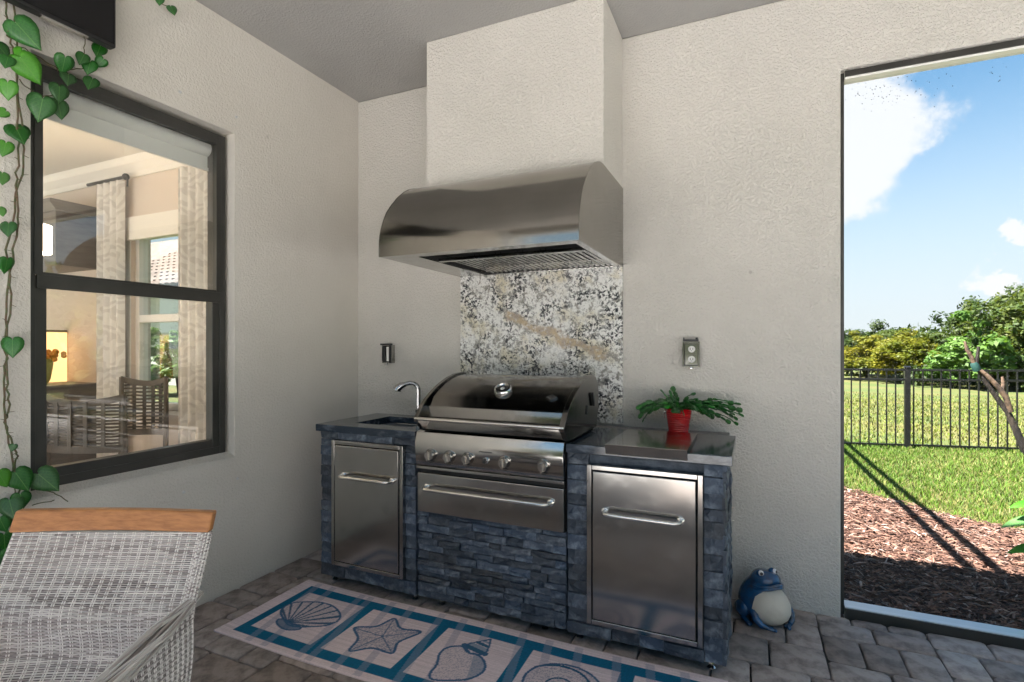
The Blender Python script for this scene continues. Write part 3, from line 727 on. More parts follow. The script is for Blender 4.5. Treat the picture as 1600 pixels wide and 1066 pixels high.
def door_set(parent, x0, x1, z0, z1, hy=-.775):
    fr = MB(); t = .022
    y0, y1 = hy-.016, hy+.03
    rectf = [((x0, y0, z0), (x0+t, y1, z1)), ((x1-t, y0, z0), (x1, y1, z1)), ((x0+t, y0, z0), (x1-t, y1, z0+t)), ((x0+t, y0, z1-t), (x1-t, y1, z1))]
    for a, c in rectf: fr.box(a, c)
    fr.build('door_frame', M['steel'], parent, bevel=.003)
    g = MB(); g.box((x0+t, hy+.004, z0+t), (x1-t, hy+.02, z1-t)); g.build('door_recess', M['blackgap'], parent)
    d = MB(); d.box((x0+t+.006, hy-.019, z0+t+.005), (x1-t-.006, hy+.003, z1-t-.005)); dr = d.build('door', M['steel'], parent, org=((x0+x1)/2, hy, (z0+z1)/2), bevel=.004)
    return dr
def bow_handle(parent, x0, x1, z, y, out=.05, r=.0095):
    b = MB(); pts = [(x0, y, z)]
    for a in range(0, 91, 15): pts.append((x0+.028*(1-math.cos(R(a))), y-out+.028-.028*math.sin(R(a)), z))
    for a in range(90, -1, -15): pts.append((x1-.028*(1-math.cos(R(a))), y-out+.028-.028*math.sin(R(a)), z))
    pts.append((x1, y, z)); b.tube(pts, r, 14)
    for x in (x0, x1): b.lathe((x, y, z), [(r*1.7, 0), (r*1.7, .004), (r*1.2, .008)], 16, (0, -1, 0))
    return b.build('handle', M['handle'], parent, smooth=True)
def feet(parent, pts):
    for x, y in pts:
        b = MB(); b.lathe((x, y, 0), [(.016, 0), (.017, .006), (.012, .012), (.006, .016), (.006, .06)], 14); b.lathe((x, y, .02), [(.011, 0), (.013, .004), (.011, .008)], 6); b.build('foot', M['chrome'], parent, smooth=True)

# left unit with sink
kl = thing('sink_cabinet', 'narrow slate clad outdoor cabinet with a sink, beside the left wall', 'cabinet', (.7, -.5, 0), 'outdoor kitchen units')
b = MB(); b.box((.40, -.745, .055), (1.030, -.24, .872)); b.build('carcass', M['slate_side'], kl)
veneer(kl, .388, 1.042, .05, .874, YF, -.745, hole=(.487, .972, .128, .832), hs=(.05, .075), ls=(.1, .25))
dl = door_set(kl, .483, .972, .128, .831)
bow_handle(dl, .575, .905, .643, -.793)
feet(kl, [(.425, -.70), (1.0, -.715), (.425, -.3), (1.0, -.3)])
# countertop with sink cut-out
def slab_with_hole(b, x0, x1, y0, y1, z0, z1, hx0, hx1, hy0, hy1):
    o = [(x0, y0), (x1, y0), (x1, y1), (x0, y1)]; i_ = [(hx0, hy0), (hx1, hy0), (hx1, hy1), (hx0, hy1)]
    vs = [(x, y, z) for z in (z0, z1) for x, y in o+i_]
    fs = []
    for k in range(4):
        n = (k+1) % 4
        fs += [(8+k, 8+n, 12+n, 12+k), (k, 4+k, 4+n, n), (k, n, 8+n, 8+k), (4+k, 12+k, 12+n, 4+n)]
    b.add(vs, fs)
b = MB(); slab_with_hole(b, .366, 1.046, -.790, -.245, .874, .914, .55, .94, -.665, -.345); b.build('countertop', M['top'], kl, bevel=.003)
b = MB()
b.lathe((.745, -.505, 0), [(.0, .80), (.12, .80), (.17, .81), (.185, .84), (.19, .873)], 4, close=False)
b = MB()
b.box((.552, -.663, .765), (.938, -.347, .770)); b.box((.547, -.668, .765), (.552, -.342, .874)); b.box((.938, -.668, .765), (.943, -.342, .874)); b.box((.552, -.668, .765), (.938, -.663, .874)); b.box((.552, -.347, .765), (.938, -.342, .874))
b.build('sink_basin', M['handle'], kl, bevel=.002)
fb = (.752, -.325)
b = MB(); b.lathe((fb[0], fb[1], .914), [(.024, 0), (.025, .008), (.018, .014), (.015, .03), (.0185, .034), (.0185, .05), (.013, .056)], 20)
pts = [(fb[0], fb[1], .965), (fb[0], fb[1], 1.085)]
for a in range(0, 101, 12): pts.append((fb[0]-.045+.045*math.cos(R(a)), fb[1]-.02*(1-math.cos(R(a))), 1.090+.040*math.sin(R(a))))
pts += [(fb[0]-.075, fb[1]-.030, 1.124), (fb[0]-.095, fb[1]-.04, 1.116)]
b.tube(pts, [.0135]*len(pts), 16)
b.tube([(fb[0]-.075, fb[1]-.030, 1.122), (fb[0]-.098, fb[1]-.042, 1.114), (fb[0]-.116, fb[1]-.05, 1.099), (fb[0]-.122, fb[1]-.053, 1.086)], [.0145, .021, .025, .027], 16)
b.tube([(fb[0]+.012, fb[1]-.0, .955), (fb[0]+.03, fb[1]-.03, .962)], .005, 8)
b.build('faucet', M['tapchrome'], kl, smooth=True)

# middle unit
km = thing('grill_cabinet', 'middle slate clad unit carrying the built in gas grill', 'cabinet', (1.46, -.5, 0), 'outdoor kitchen units')
b = MB(); b.box((1.058, -.745, .055), (1.858, -.24, .50)); b.box((1.052, -.74, .5), (1.066, -.24, .872)); b.box((1.858, -.74, .5), (1.868, -.24, .872)); b.build('carcass', M['slate_side'], km)
veneer(km, 1.052, 1.868, .05, .500, YF, -.745, hs=(.026, .044), ls=(.06, .19))
feet(km, [(1.16, -.705), (1.74, -.705), (1.16, -.3), (1.74, -.3)])

# right unit
kr = thing('end_cabinet', 'wide slate clad cabinet with one large steel door under the red pot', 'cabinet', (2.2, -.5, 0), 'outdoor kitchen units')
b = MB(); b.box((1.885, -.745, .055), (2.535, -.24, .872)); b.build('carcass', M['slate_side'], kr)
veneer(kr, 1.874, 2.540, .05, .874, YF, -.745, hole=(1.973, 2.463, .112, .830), hs=(.05, .075), ls=(.1, .25))
veneer(kr, -.768, -.245, .05, .874, 2.552, 2.535, face='x', hs=(.045, .07), ls=(.09, .2))
d2 = door_set(kr, 1.970, 2.463, .116, .828)
bow_handle(d2, 2.055, 2.375, .630, -.793)
feet(kr, [(1.915, -.71), (2.49, -.71), (1.915, -.3), (2.50, -.3)])
b = MB(); b.box((1.872, -.790, .874), (2.574, -.245, .914)); b.build('countertop', M['top'], kr, bevel=.003)

# stainless cover on right counter
b = MB(); b.prism([(-.7930, .884), (-.7960, .884), (-.8045, .9270), (-.8035, .9285), (-.7925, .9285)], 2.058, 2.402); b.box((2.058, -.7923, .9155), (2.402, -.325, .9285))
o = b.build('side_burner_cover', M['steel']); tag(o, 'flat stainless cover plate lying on the right counter beside the red pot', 'cover')

# ------------------------------------------------------------------ grill
gr = thing('gas_grill', 'built in stainless gas grill with domed lid and five knobs', 'grill', (1.46, -.5, .5))
gx0, gx1 = 1.064, 1.866
b = MB(); b.prism([(-.775, .745), (-.795, .745), (-.803, .755), (-.815, .862), (-.795, .918), (-.775, .922)], gx0, gx1); b.build('control_panel', M['steel_p'] if 'steel_p' in M else M['steel'], gr, bevel=.002)
b = MB(); b.box((gx0+.004, -.775, .50), (gx1-.004, -.30, .915)); b.build('fire_box', M['blackgap'], gr)
b = MB(); b.box((gx0, -.80, .728), (gx1, -.77, .742)); b.build('trim_strip', M['steel'], gr, bevel=.002)
b = MB(); b.box((gx0+.001, -.793, .504), (gx1-.003, -.772, .706)); dw = b.build('warming_drawer', M['steel'], gr, org=(1.46, -.79, .6), bevel=.005)
bow_handle(dw, 1.125, 1.80, .636, -.793, out=.05, r=.0095)
def pf(z):     # y of the panel's front at height z
    return -.803-(z-.755)/(.862-.755)*.012
pn = Vector((0, -1, -.11)).normalized()
for kx in (1.160, 1.268, 1.374, 1.572, 1.773):
    z = .808; c_ = Vector((kx, pf(z), z))
    b = MB(); b.lathe(c_, [(.031, 0), (.031, .003), (.027, .005)], 28, pn); kb = b.build('knob', M['steel_dark'], gr, org=c_, smooth=True)
    b = MB(); b.lathe(c_, [(.0215, .005), (.023, .007), (.0235, .024), (.0215, .029)], 28, pn); ax = pn; 
    b.obox(c_+pn*.034, (.0045, 0, 0), Vector((0, -pn.z, pn.y))*.021, pn*.008)
    b.build('knob_cap', M['handle'], kb, smooth=True)
    b = MB(); b.obox(c_+Vector((0, -.0022, -.040)), (.012, 0, 0), pn*.0004, Vector((0, -pn.z, pn.y))*.0016); b.build('knob_print', M['markdark'], kb)
c_ = Vector((1.472, pf(.803), .803)); b = MB(); b.lathe(c_, [(.016, 0), (.0165, .010), (.014, .016), (.008, .016)], 22, pn); ig = b.build('ignition_button', M['chrome'], gr, org=c_, smooth=True)
b = MB(); b.lathe(c_+pn*.014, [(.0095, 0), (.0095, .004), (.006, .0055)], 18, pn); b.build('button_cap', M['black'], ig, smooth=True)
b = MB(); b.obox(Vector((1.472, pf(.846)-.0015, .846)), (.034, 0, 0), pn*.0004, Vector((0, -pn.z, pn.y))*.0025); b.build('panel_print', M['markdark'], gr)
# lid
lid = MB()
lp = [(-.775, .928), (-.800, .934), (-.806, .99), (-.792, 1.052), (-.776, 1.062), (-.74, 1.095), (-.69, 1.126), (-.626, 1.155), (-.56, 1.178), (-.50, 1.192), (-.44, 1.199), (-.39, 1.200), (-.35, 1.188), (-.32, 1.163), (-.305, 1.13), (-.300, 1.03), (-.31, .93)]
vs, fs = strip(lp, 1.118, 1.868); lid.add(vs, fs)
ld = lid.build('lid', M['steel_dark'], gr, org=(1.49, -.3, .93), smooth=True)
sp_ = [(-.775, .926), (-.812, .93), (-.845, .965), (-.868, .978), (-.872, .995), (-.855, 1.018), (-.822, 1.057), (-.78, 1.090), (-.728, 1.120), (-.68, 1.145), (-.626, 1.166), (-.56, 1.188), (-.492, 1.203), (-.44, 1.209), (-.39, 1.209), (-.34, 1.192), (-.305, 1.16), (-.292, 1.13), (-.290, 1.03), (-.335, .93)]
for x0, x1 in ((1.096, 1.120), (1.866, 1.892)):
    b = MB(); b.prism(sp_, x0, x1); b.build('lid_side', M['steel_dark'], ld, bevel=.003)
b = MB(); b.tube([(1.100, -.862, .994), (1.888, -.862, .994)], .0095, 16); b.build('handle', M['handle'], ld, smooth=True)
tn = Vector((0, -.55, .835)).normalized(); c_ = Vector((1.506, -.680, 1.131))
b = MB(); b.lathe(c_, [(.040, 0), (.047, .004), (.047, .016), (.042, .024), (.034, .026), (.033, .020)], 32, tn); th = b.build('thermometer', M['chrome'], ld, smooth=True)
b = MB(); b.lathe(c_, [(.034, .019), (.0, .0205)], 32, tn, close=False); b.build('dial', M['eyewhite'], th)
b = MB(); b.obox(c_+tn*.022+Vector((.004, 0, 0)), (.012, 0, .006), (0, .001, .001), tn*.0005); b.build('needle', M['markdark'], th)
# diamond badge with a stepped emblem
c_ = Vector((1.776, -.716, 1.1145)); sn = Vector((0, -.52, .85)).normalized(); ux = Vector((1, 0, 0)); uy = sn.cross(ux).normalized(); 
def flat(b, c, pts, h): 
    n = len(pts); b.add([c+ux*p+uy*q+sn*h for p, q in pts]+[c+ux*p+uy*q for p, q in pts], [tuple(range(n))]+[(i, (i+1) % n, (i+1) % n+n, i+n) for i in range(n)])
b = MB(); flat(b, c_, [(-.030, 0), (0, -.024), (.030, 0), (0, .024)], .003); bd = b.build('badge', M['chrome'], ld)
b = MB(); flat(b, c_+sn*.0032, [(-.026, 0), (0, -.0205), (.026, 0), (0, .0205)], .0006); b.build('badge_field', M['markdark'], bd)
b = MB(); flat(b, c_+sn*.004, [(-.013, -.002), (-.003, -.009), (.004, -.002), (.012, -.004), (.009, .004), (0, .003), (-.002, .009), (-.008, .003)], .0006); b.build('badge_emblem', M['handle'], bd)
# bracket on lid side
b = MB(); b.obox((1.899, -.43, 1.085), (.006, 0, 0), (0, .016, -.032), (0, .006, .004)); b.obox((1.895, -.52, 1.04), (.003, 0, 0), (0, .003, .022), (0, .006, 0)); b.build('hinge_bracket', M['black'], ld)

# ------------------------------------------------------------------ outlets
def outlet(x, z, s, label, opened):
    t = thing('outlet_box', label, 'outlet', (x, -.02, z), 'weatherproof outlets on the back wall')
    wd, h = .044*s, .070*s
    b = MB(); slab = [((x-wd, -.045, z-h), (x-wd+.006, -.002, z+h)), ((x+wd-.006, -.045, z-h), (x+wd, -.002, z+h)), ((x-wd+.006, -.045, z-h), (x+wd-.006, -.002, z-h+.007)), ((x-wd+.006, -.045, z+h-.007), (x+wd-.006, -.002, z+h))]
    for a, c in slab: b.box(a, c)
    b.box((x-wd+.006, -.012, z-h+.007), (x+wd-.006, -.002, z+h-.007))
    b.build('housing', M['steel'], t, bevel=.002)
    if opened:
        b = MB(); b.box((x-wd+.008, -.022, z-h+.012), (x+wd-.010, -.0125, z+h-.014)); b.build('plate', M['steel'], t, bevel=.002)
        for dz in (.028, -.028):
            b = MB(); b.lathe((x+.002, -.0225, z+dz), [(.0185, 0), (.0185, .004), (.016, .006)], 20, (0, -1, 0)); rc = b.build('socket', M['white'], t, smooth=True)
            b = MB(); b.box((x-.006, -.0295, z+dz-.004), (x-.003, -.0285, z+dz+.007)); b.box((x+.007, -.0295, z+dz-.004), (x+.010, -.0285, z+dz+.007)); b.box((x+.0, -.0295, z+dz-.011), (x+.004, -.0285, z+dz-.007)); b.build('slot', M['markdark'], rc)
        b = MB(); b.box((x-wd+.004, -.062, z+h+.001), (x+wd-.004, -.045, z+h+.012)); b.box((x-wd+.004, -.05, z+h+.012), (x-wd+.010, -.03, z+h+.022)); b.box((x+wd-.02, -.05, z+h+.012), (x+wd-.008, -.03, z+h+.022)); b.build('hinge', M['black'], t, bevel=.001)
    else:
        b = MB(); b.box((x-wd+.010, -.060, z-h+.012), (x-.004, -.0125, z+h-.012)); b.build('cover', M['black'], t, bevel=.004)
        b = MB(); b.box((x+.002, -.052, z-h+.014), (x+wd-.012, -.0125, z+h-.014)); b.build('plate', M['white'], t, bevel=.003)
        b = MB(); b.box((x-wd, -.066, z+h-.002), (x+wd, -.03, z+h+.010)); b.box((x+wd-.006, -.066, z-h), (x+wd+.003, -.046, z+h-.002)); b.build('hinge', M['black'], t, bevel=.001)
    b = MB(); b.lathe((x, -.04, z-h-.006), [(.009, 0), (.009, .012), (.006, .014)], 12, (0, -1, 0)); b.build('latch', M['chrome'], t, smooth=True)
outlet(2.343, 1.315, 1.0, 'open weatherproof outlet with two white sockets above the red pot', True)
outlet(.292, 1.305, .92, 'small closed weatherproof outlet box near the wall corner above the tap', False)

# ------------------------------------------------------------------ red pot with holiday cactus
pt = thing('potted_cactus', 'trailing green holiday cactus in a shiny red bucket on the ledge', 'plant', (2.295, -.135, .914))
pc = Vector((2.290, -.150, .897))
prof_ = [(.050, 0.0)]
for k in range(10):
    h = .006+k*.0115; r = .051+.0175*h/.12
    prof_ += [(r-.0008, h), (r+.0013, h+.005), (r-.0008, h+.0105)]
prof_ += [(.0715, .124), (.0745, .128), (.0715, .132), (.066, .130), (.062, .11)]
b = MB(); b.lathe(pc, prof_, 40); b.build('bucket', M['red'], pt, smooth=True)
b = MB(); b.lathe(pc+Vector((0, 0, .108)), [(.0625, 0), (.03, .006), (0, .008)], 24, close=False); b.build('soil', M['soil'], pt)
b = MB(); b.tube([pc+Vector((-.066, -.03, .118)), pc+Vector((-.072, -.034, .098)), pc+Vector((-.067, -.034, .078))], .003, 6); b.lathe(pc+Vector((-.064, -.03, .115)), [(.008, 0), (.008, .006)], 10, (-1, -.5, 0)); b.build('lug', M['chrome'], pt, smooth=True)
pads = []
def pad_mesh(L, w):
    prof = [(0, .25), (.15, .62), (.33, .95), (.45, .78), (.62, 1.0), (.78, .86), (.92, .72), (1.0, .35)]
    vs = []; fs = []
    for s_, ww in prof:
        bend = -.10*(s_**2)*L
        vs += [(s_*L, -ww*w, bend), (s_*L, -ww*w*.45, bend+.0016), (s_*L, 0, bend+.0034), (s_*L, ww*w*.45, bend+.0016), (s_*L, ww*w, bend), (s_*L, 0, bend-.0022)]
    for i in range(len(prof)-1):
        for k in range(6): fs.append((i*6+k, i*6+(k+1) % 6, (i+1)*6+(k+1) % 6, (i+1)*6+k))
    fs.append((5, 4, 3, 2, 1, 0)); fs.append(tuple((len(prof)-1)*6+k for k in range(6)))
    bb = MB(); bb.add(vs, fs); return bb
pm = []
for L, w_ in ((.034, .0135), (.029, .0150), (.039, .0140)):
    bb = pad_mesh(L, w_); me = bpy.data.meshes.new('pad'); me.from_pydata(bb.v, [], bb.f); me.materials.append(M['cactus']); me.shade_smooth(); pm.append((me, L))
def chain(p, d, n, droop, curl=0, up=Vector((0, 0, 1)), sc_=1):
    p = Vector(p); d = Vector(d).normalized()
    for k in range(n):
        me, L = rnd.choice(pm); s_ = sc_*rnd.uniform(.85, 1.15)
        side = d.cross(Vector((0, 0, 1)))
        if side.length < .1: side = Vector((1, 0, 0))
        side.normalize(); nn = side.cross(d); roll = rnd.gauss(.5, .45)
        side2 = side*math.cos(roll)+nn*math.sin(roll); nn2 = side2.cross(d)
        m = Matrix((d, side2, nn2)).transposed().to_4x4()
        o = bpy.data.objects.new('pad', me); col.objects.link(o); o.parent = pt
        m.translation = p-Vector(ORG[pt.name]); o.matrix_local = m @ Matrix.Scale(s_, 4)
        p = p+d*L*s_*.93
        d = (d+Vector((rnd.gauss(0, .10), rnd.gauss(0, .10)+curl, -droop+rnd.gauss(0, .06)))).normalized()
        if p.y > -.03: d.y = -abs(d.y); 
top_ = pc+Vector((0, 0, .125))
for k in range(44):
    a = rnd.uniform(0, 2*math.pi); rr = rnd.uniform(0, .045)
    chain(top_+Vector((rr*math.cos(a), rr*math.sin(a), 0)), (math.cos(a)*.9, math.sin(a)*.5-.1, rnd.uniform(.4, 1.1)), rnd.randint(2, 4), rnd.uniform(.25, .5))
chain(top_+Vector((-.03, 0, 0)), (-.35, 0, 1), 4, .02); chain(top_+Vector((-.02, 0, 0)), (-.15, 0, 1), 3, .02)
for k in range(9): chain(top_+Vector((-.04, rnd.uniform(-.03, .03), .0)), (-1, rnd.uniform(-.4, .3), rnd.uniform(.3, .7)), rnd.randint(5, 6), .26)
for k in range(11): chain(top_+Vector((.03, rnd.uniform(-.02, .02), .015)), (1, rnd.uniform(-.22, .1), rnd.uniform(.0, .42)), rnd.randint(8, 9), rnd.uniform(.07, .10))
for k in range(5): chain(top_+Vector((.03, -.02, .01)), (1, rnd.uniform(-.5, -.1), rnd.uniform(.0, .3)), 5, .12)
for k in range(6): chain(top_+Vector((rnd.uniform(-.02, .04), -.04, 0)), (rnd.uniform(-.4, .5), -1, .5), 3, .5)

# ------------------------------------------------------------------ ceramic frog (faces the camera, turned a little right)
fr = thing('frog_figurine', 'glazed blue ceramic frog with cream belly sitting by the wall', 'figurine', (2.70, -.20, 0))
fa = R(-118)                       # facing direction
fd = Vector((math.cos(fa), math.sin(fa), 0)); fs_ = Vector((-fd.y, fd.x, 0))
fd = Vector((.64, -.77, 0)).normalized(); fs_ = Vector((.77, .64, 0)).normalized()   # forward, frog's own side (picture right)
FO = Vector((2.705, -.175, 0))
def fp(s, f, z): return FO+fs_*s+fd*f+Vector((0, 0, z))
FR = Matrix((fs_, fd, Vector((0, 0, 1)))).transposed()
def fball(b, c, r, tilt=0, n=22, m=14):
    b.ball(fp(*c), r, n, m, rot=FR @ Matrix.Rotation(tilt, 3, 'X'))
def frog_body():
    """body: lathe-like egg, leaning back, with a head that swells forward"""
    vs = []; fs = []; n = 30
    prof = [(0.0, 0, .0, .0), (.010, .062, .058, .0), (.03, .096, .090, -.006), (.055, .110, .106, -.012), (.085, .113, .110, -.018), (.115, .107, .102, -.022), (.14, .097, .092, -.022), (.165, .085, .082, -.018), (.185, .075, .075, -.008), (.200, .070, .072, .002), (.214, .066, .068, .006), (.227, .056, .058, .004), (.237, .036, .038, .0), (.241, .0, .0, 0)]
    for z, rs, rf, off in prof:
        for k in range(n):
            a = 2*math.pi*k/n; vs.append(fp(rs*math.cos(a), rf*math.sin(a)+off, z+.004))
    for i in range(len(prof)-1):
        for k in range(n): fs.append((i*n+k, i*n+(k+1) % n, (i+1)*n+(k+1) % n, (i+1)*n+k))
    return vs, fs
b = MB(); b.add(*frog_body()); bo = b.build('body', M['frogblue'], fr, smooth='weld')
# belly shell
b = MB(); vs = []; fs = []
pz = [(.002, .050), (.012, .078), (.03, .096), (.055, .106), (.085, .106), (.11, .096), (.135, .081), (.155, .066), (.175, .050), (.188, .028)]
nn_ = 16
for z, rr in pz:
    for k in range(nn_+1):
        a = math.pi*(k/nn_); a = R(90)+(a-R(90))*.80
        e = .006*math.sin(math.pi*k/nn_)**.5
        vs.append(fp(-(rr+.0)*math.cos(a)*1.06, (rr*1.0+.004)*math.sin(a)+.004+e, z+.004))
for i in range(len(pz)-1):
    for k in range(nn_): fs.append((i*(nn_+1)+k, i*(nn_+1)+k+1, (i+1)*(nn_+1)+k+1, (i+1)*(nn_+1)+k))
b.add(vs, fs); b.build('belly', M['frogcream'], fr, smooth=True)
# lips
b = MB()
for dz, r_, ff in ((.190, .0085, 1.0), (.201, .0080, 1.0)):
    pts = [fp(-.073*math.cos(a), (.078*math.sin(a))*ff+.004, dz-.020*abs(math.cos(a))**1.5) for a in [math.pi*i/16 for i in range(17)]]
    b.tube(pts, [r_*(.5+.5*math.sin(math.pi*i/16)**.5) for i in range(17)], 10)
b.build('mouth', M['frogblue'], fr, smooth=True)
for s_ in (-1, 1):
    b = MB(); fball(b, (s_*.036, .010, .236), (.020, .020, .020)); b.build('eye_socket', M['frogblue'], fr, smooth='weld')
    ec = fp(s_*.039, .019, .241); ed = (fd*.8+fs_*s_*.35+Vector((0, 0, .12))).normalized()
    b = MB(); b.ball(ec, .0140, 18, 12); ey = b.build('eyeball', M['eyewhite'], fr, org=ec, smooth='weld')
    b = MB(); b.lathe(ec+ed*.0112, [(.0080, 0), (.0070, .0022), (0, .0036)], 18, ed, close=False); b.build('pupil', M['markdark'], ey, smooth=True)
    # hind leg: thigh, shank, foot
    b = MB(); fball(b, (s_*.106, -.035, .055), (.026, .046, .040), .3); b.build('thigh', M['frogblue'], fr, smooth='weld')
    b = MB(); b.tube([fp(s_*.100, -.05, .030), fp(s_*.108, -.015, .014), fp(s_*.112, .022, .010)], [.016, .012, .010], 10); b.ball(fp(s_*.112, .028, .009), (.014, .018, .009), 10, 6); b.build('hind_foot', M['frogblue'], fr, smooth=True)
    # front arm bending to the ground
    b = MB(); pts = [fp(s_*.078, .020, .082), fp(s_*.098, .040, .066), fp(s_*.102, .062, .044), fp(s_*.088, .082, .022), fp(s_*.064, .094, .014)]
    b.tube(pts, [.018, .021, .018, .014, .011], 12)
    for k in (-1, 0, 1):
        b.tube([fp(s_*.064, .094, .012), fp(s_*(.046-.004*abs(k)), .104+.011*k, .008)], [.008, .0065], 8); b.ball(fp(s_*(.044-.004*abs(k)), .105+.012*k, .008), .0085, 8, 6)
    b.build('arm', M['frogblue'], fr, smooth=True)

# ------------------------------------------------------------------ rug
def rug():
    x0, x1, y0, y1 = .312, 2.56, -1.385, -.788; st = .0038
    nx = int((x1-x0)/st); ny = int((y1-y0)/st)
    X, Y = np.meshgrid(np.linspace(x0, x1, nx+1), np.linspace(y0, y1, ny+1), indexing='ij')
    U = X
    n = lambda sc1, s: np.array(nrs.normal(0, s, X.shape))
    light = np.array([.66, .565, .59]); blue = np.array([.010, .125, .235]); mid = np.array([.17, .20, .30]); ink = np.array([.055, .125, .235])
    C = np.tile(light, X.shape+(1,)); 
    C *= (1+.10*np.sin(Y*900+nrs.normal(0, .5, X.shape))*.5)[..., None]
    streak = nrs.normal(0, .07, (1, ny+1)); C *= (1+np.repeat(streak, nx+1, 0)+nrs.normal(0, .05, X.shape))[..., None]
    hatch = ((np.indices(X.shape).sum(0)) % 2 == 0)
    def put(mask, c, a=1.0):
        C[mask] = C[mask]*(1-a)+np.array(c)*a
    seps = [(.386, .436), (.820, .880), (1.262, 1.320), (1.702, 1.765), (2.150, 2.213), (2.50, 2.56)]
    band = ((Y < -.838) & (Y > -.905) | (Y < -1.282) & (Y > -1.343)) & (X > .386)
    for a, c in seps: band |= (X > a) & (X < c) & (Y < -.838) & (Y > -1.343)
    put(band, blue); C[band] *= (1+nrs.normal(0, .10, band.sum()))[:, None]
    # slanting hatch stripes across the whole width
    T = X+(Y+1.085)*.2
    for c in (.47, .573, .782, .842, .985, 1.105, 1.285, 1.41, 1.55, 1.73, 1.86, 2.0, 2.17, 2.31, 2.45):
        mk = (np.abs(T-c) < .019) & hatch & (Y < -.80) & (Y > -1.375)
        put(mk & ~band, (.16, .20, .32), .75); put(mk & band, (.33, .36, .45), .55)
    def poly(pts):
        pts = np.array(pts); ins = np.zeros(X.shape, bool); k = len(pts); j = k-1
        for i in range(k):
            xi, yi = pts[i]; xj, yj = pts[j]
            c = ((yi > Y) != (yj > Y)) & (X < (xj-xi)*(Y-yi)/(yj-yi+1e-12)+xi); ins ^= c; j = i
        return ins
    def seg(a, c, w0, w1=None):
        w1 = w0 if w1 is None else w1
        a = np.array(a); c = np.array(c); d = c-a; L = (d**2).sum()+1e-12
        t = np.clip(((X-a[0])*d[0]+(Y-a[1])*d[1])/L, 0, 1)
        D = np.hypot(X-a[0]-t*d[0], Y-a[1]-t*d[1]); return D < (w0+(w1-w0)*t)
    def smoothpoly(pts, it=2):
        pts = np.array(pts, float)
        for _ in range(it):
            q = []
            for i in range(len(pts)):
                a, c = pts[i], pts[(i+1) % len(pts)]; q += [a*.75+c*.25, a*.25+c*.75]
            pts = np.array(q)
        return pts
    def outline(pts, w, closed=True):
        m = np.zeros(X.shape, bool)
        for i in range(len(pts)-(0 if closed else 1)): m |= seg(pts[i], pts[(i+1) % len(pts)], w)
        return m
    def speckle(mask, a, dens): mk = mask & (nrs.uniform(0, 1, X.shape) < dens); put(mk, ink, a)
    # scallop: fan from hinge
    sp = smoothpoly([(.452, -1.125), (.43, -1.067), (.445, -1.02), (.504, -.985), (.56, -.962), (.616, -.955), (.68, -.968), (.736, -.997), (.775, -1.03), (.79, -1.07), (.773, -1.12), (.72, -1.155), (.66, -1.19), (.60, -1.205), (.53, -1.17)])
    m_ = poly(sp); put(m_, light*.93); speckle(m_, .5, .28)
    hp = np.array((.575, -1.185))
    for i in range(11):
        a = R(8+i*15.5); e = hp+np.array((math.cos(a)*.25, math.sin(a)*.25)); mk = seg(hp, e, .003, .011 if i in (0, 1, 2, 9, 10) else .007) & m_; put(mk, (.03, .10, .19), .92)
    put(outline(sp, .0055), ink)
    hg = smoothpoly([(.684, -1.2), (.64, -1.232), (.594, -1.236), (.53, -1.215), (.50, -1.18), (.54, -1.165), (.6, -1.19), (.65, -1.18)]); put(poly(hg), (.06, .14, .24), .8); put(outline(hg, .005), ink)
    # starfish
    ctr = np.array((1.077, -1.092)); tips = [(1.030, -.932), (1.222, -.985), (1.203, -1.190), (1.012, -1.248), (.902, -1.082)]; vals = [(1.112, -1.008), (1.166, -1.105), (1.09, -1.182), (.990, -1.148), (1.002, -1.036)]
    pl = []
    for i in range(5):
        tv_ = np.array(tips[i]); d = (tv_-ctr)/np.linalg.norm(tv_-ctr); nrm = np.array((-d[1], d[0]))
        pl += [tv_-d*.02+nrm*.018, tv_, tv_-d*.02-nrm*.018, np.array(vals[i])]
    ss = smoothpoly(pl, 2); m_ = poly(ss); put(m_, light*.9); speckle(m_, .62, .50)
    for tp in tips: put(seg(ctr, np.array(tp)*.9+ctr*.1, .0035), ink, .8)
    put(outline(ss, .0065), ink)
    # conch
    cp = smoothpoly([(1.463, -1.009), (1.41, -1.035), (1.388, -1.075), (1.397, -1.125), (1.425, -1.175), (1.428, -1.25), (1.46, -1.277), (1.534, -1.245), (1.60, -1.205), (1.632, -1.13), (1.60, -1.07), (1.551, -1.04), (1.50, -1.05)])
    m_ = poly(cp); put(m_, light*.95); speckle(m_, .5, .25); put(m_ & (X+Y*.3 > 1.22), (.14, .22, .33), .55)
    put(outline(cp, .006), ink)
    for k in range(4):
        f = k/4; a0 = np.array((1.463, -1.002))*(1-f)+np.array((1.552, -.915))*f; a1 = np.array((1.578, -1.025))*(1-f)+np.array((1.560, -.918))*f
        put(seg(a0, a1, .011*(1-f)+.004), (.04, .12, .21) if k % 2 == 0 else (.25, .30, .38))
    put(outline([(1.46, -1.004), (1.50, -.962), (1.552, -.912), (1.572, -.97), (1.58, -1.03), (1.52, -1.05)], .0045), ink)
    # nautilus spiral
    cc = np.array((1.955, -1.09)); np_ = smoothpoly([(cc[0]+.165*math.cos(R(a))*1.0, cc[1]+.152*math.sin(R(a))) for a in range(0, 360, 30)])
    m_ = poly(np_); put(m_, light*.92); speckle(m_, .55, .35)
    pr = None
    for i in range(130):
        a = i*.125; r = .150*math.exp(-a*.155); q = cc+np.array((r*math.cos(2.6-a)*1.08, r*math.sin(2.6-a)))+np.array((.0, .0))
        if pr is not None: put(seg(pr, q, .0065*math.exp(-a*.05)), (.02, .10, .19))
        pr = q
    put(outline(np_, .0055), ink)
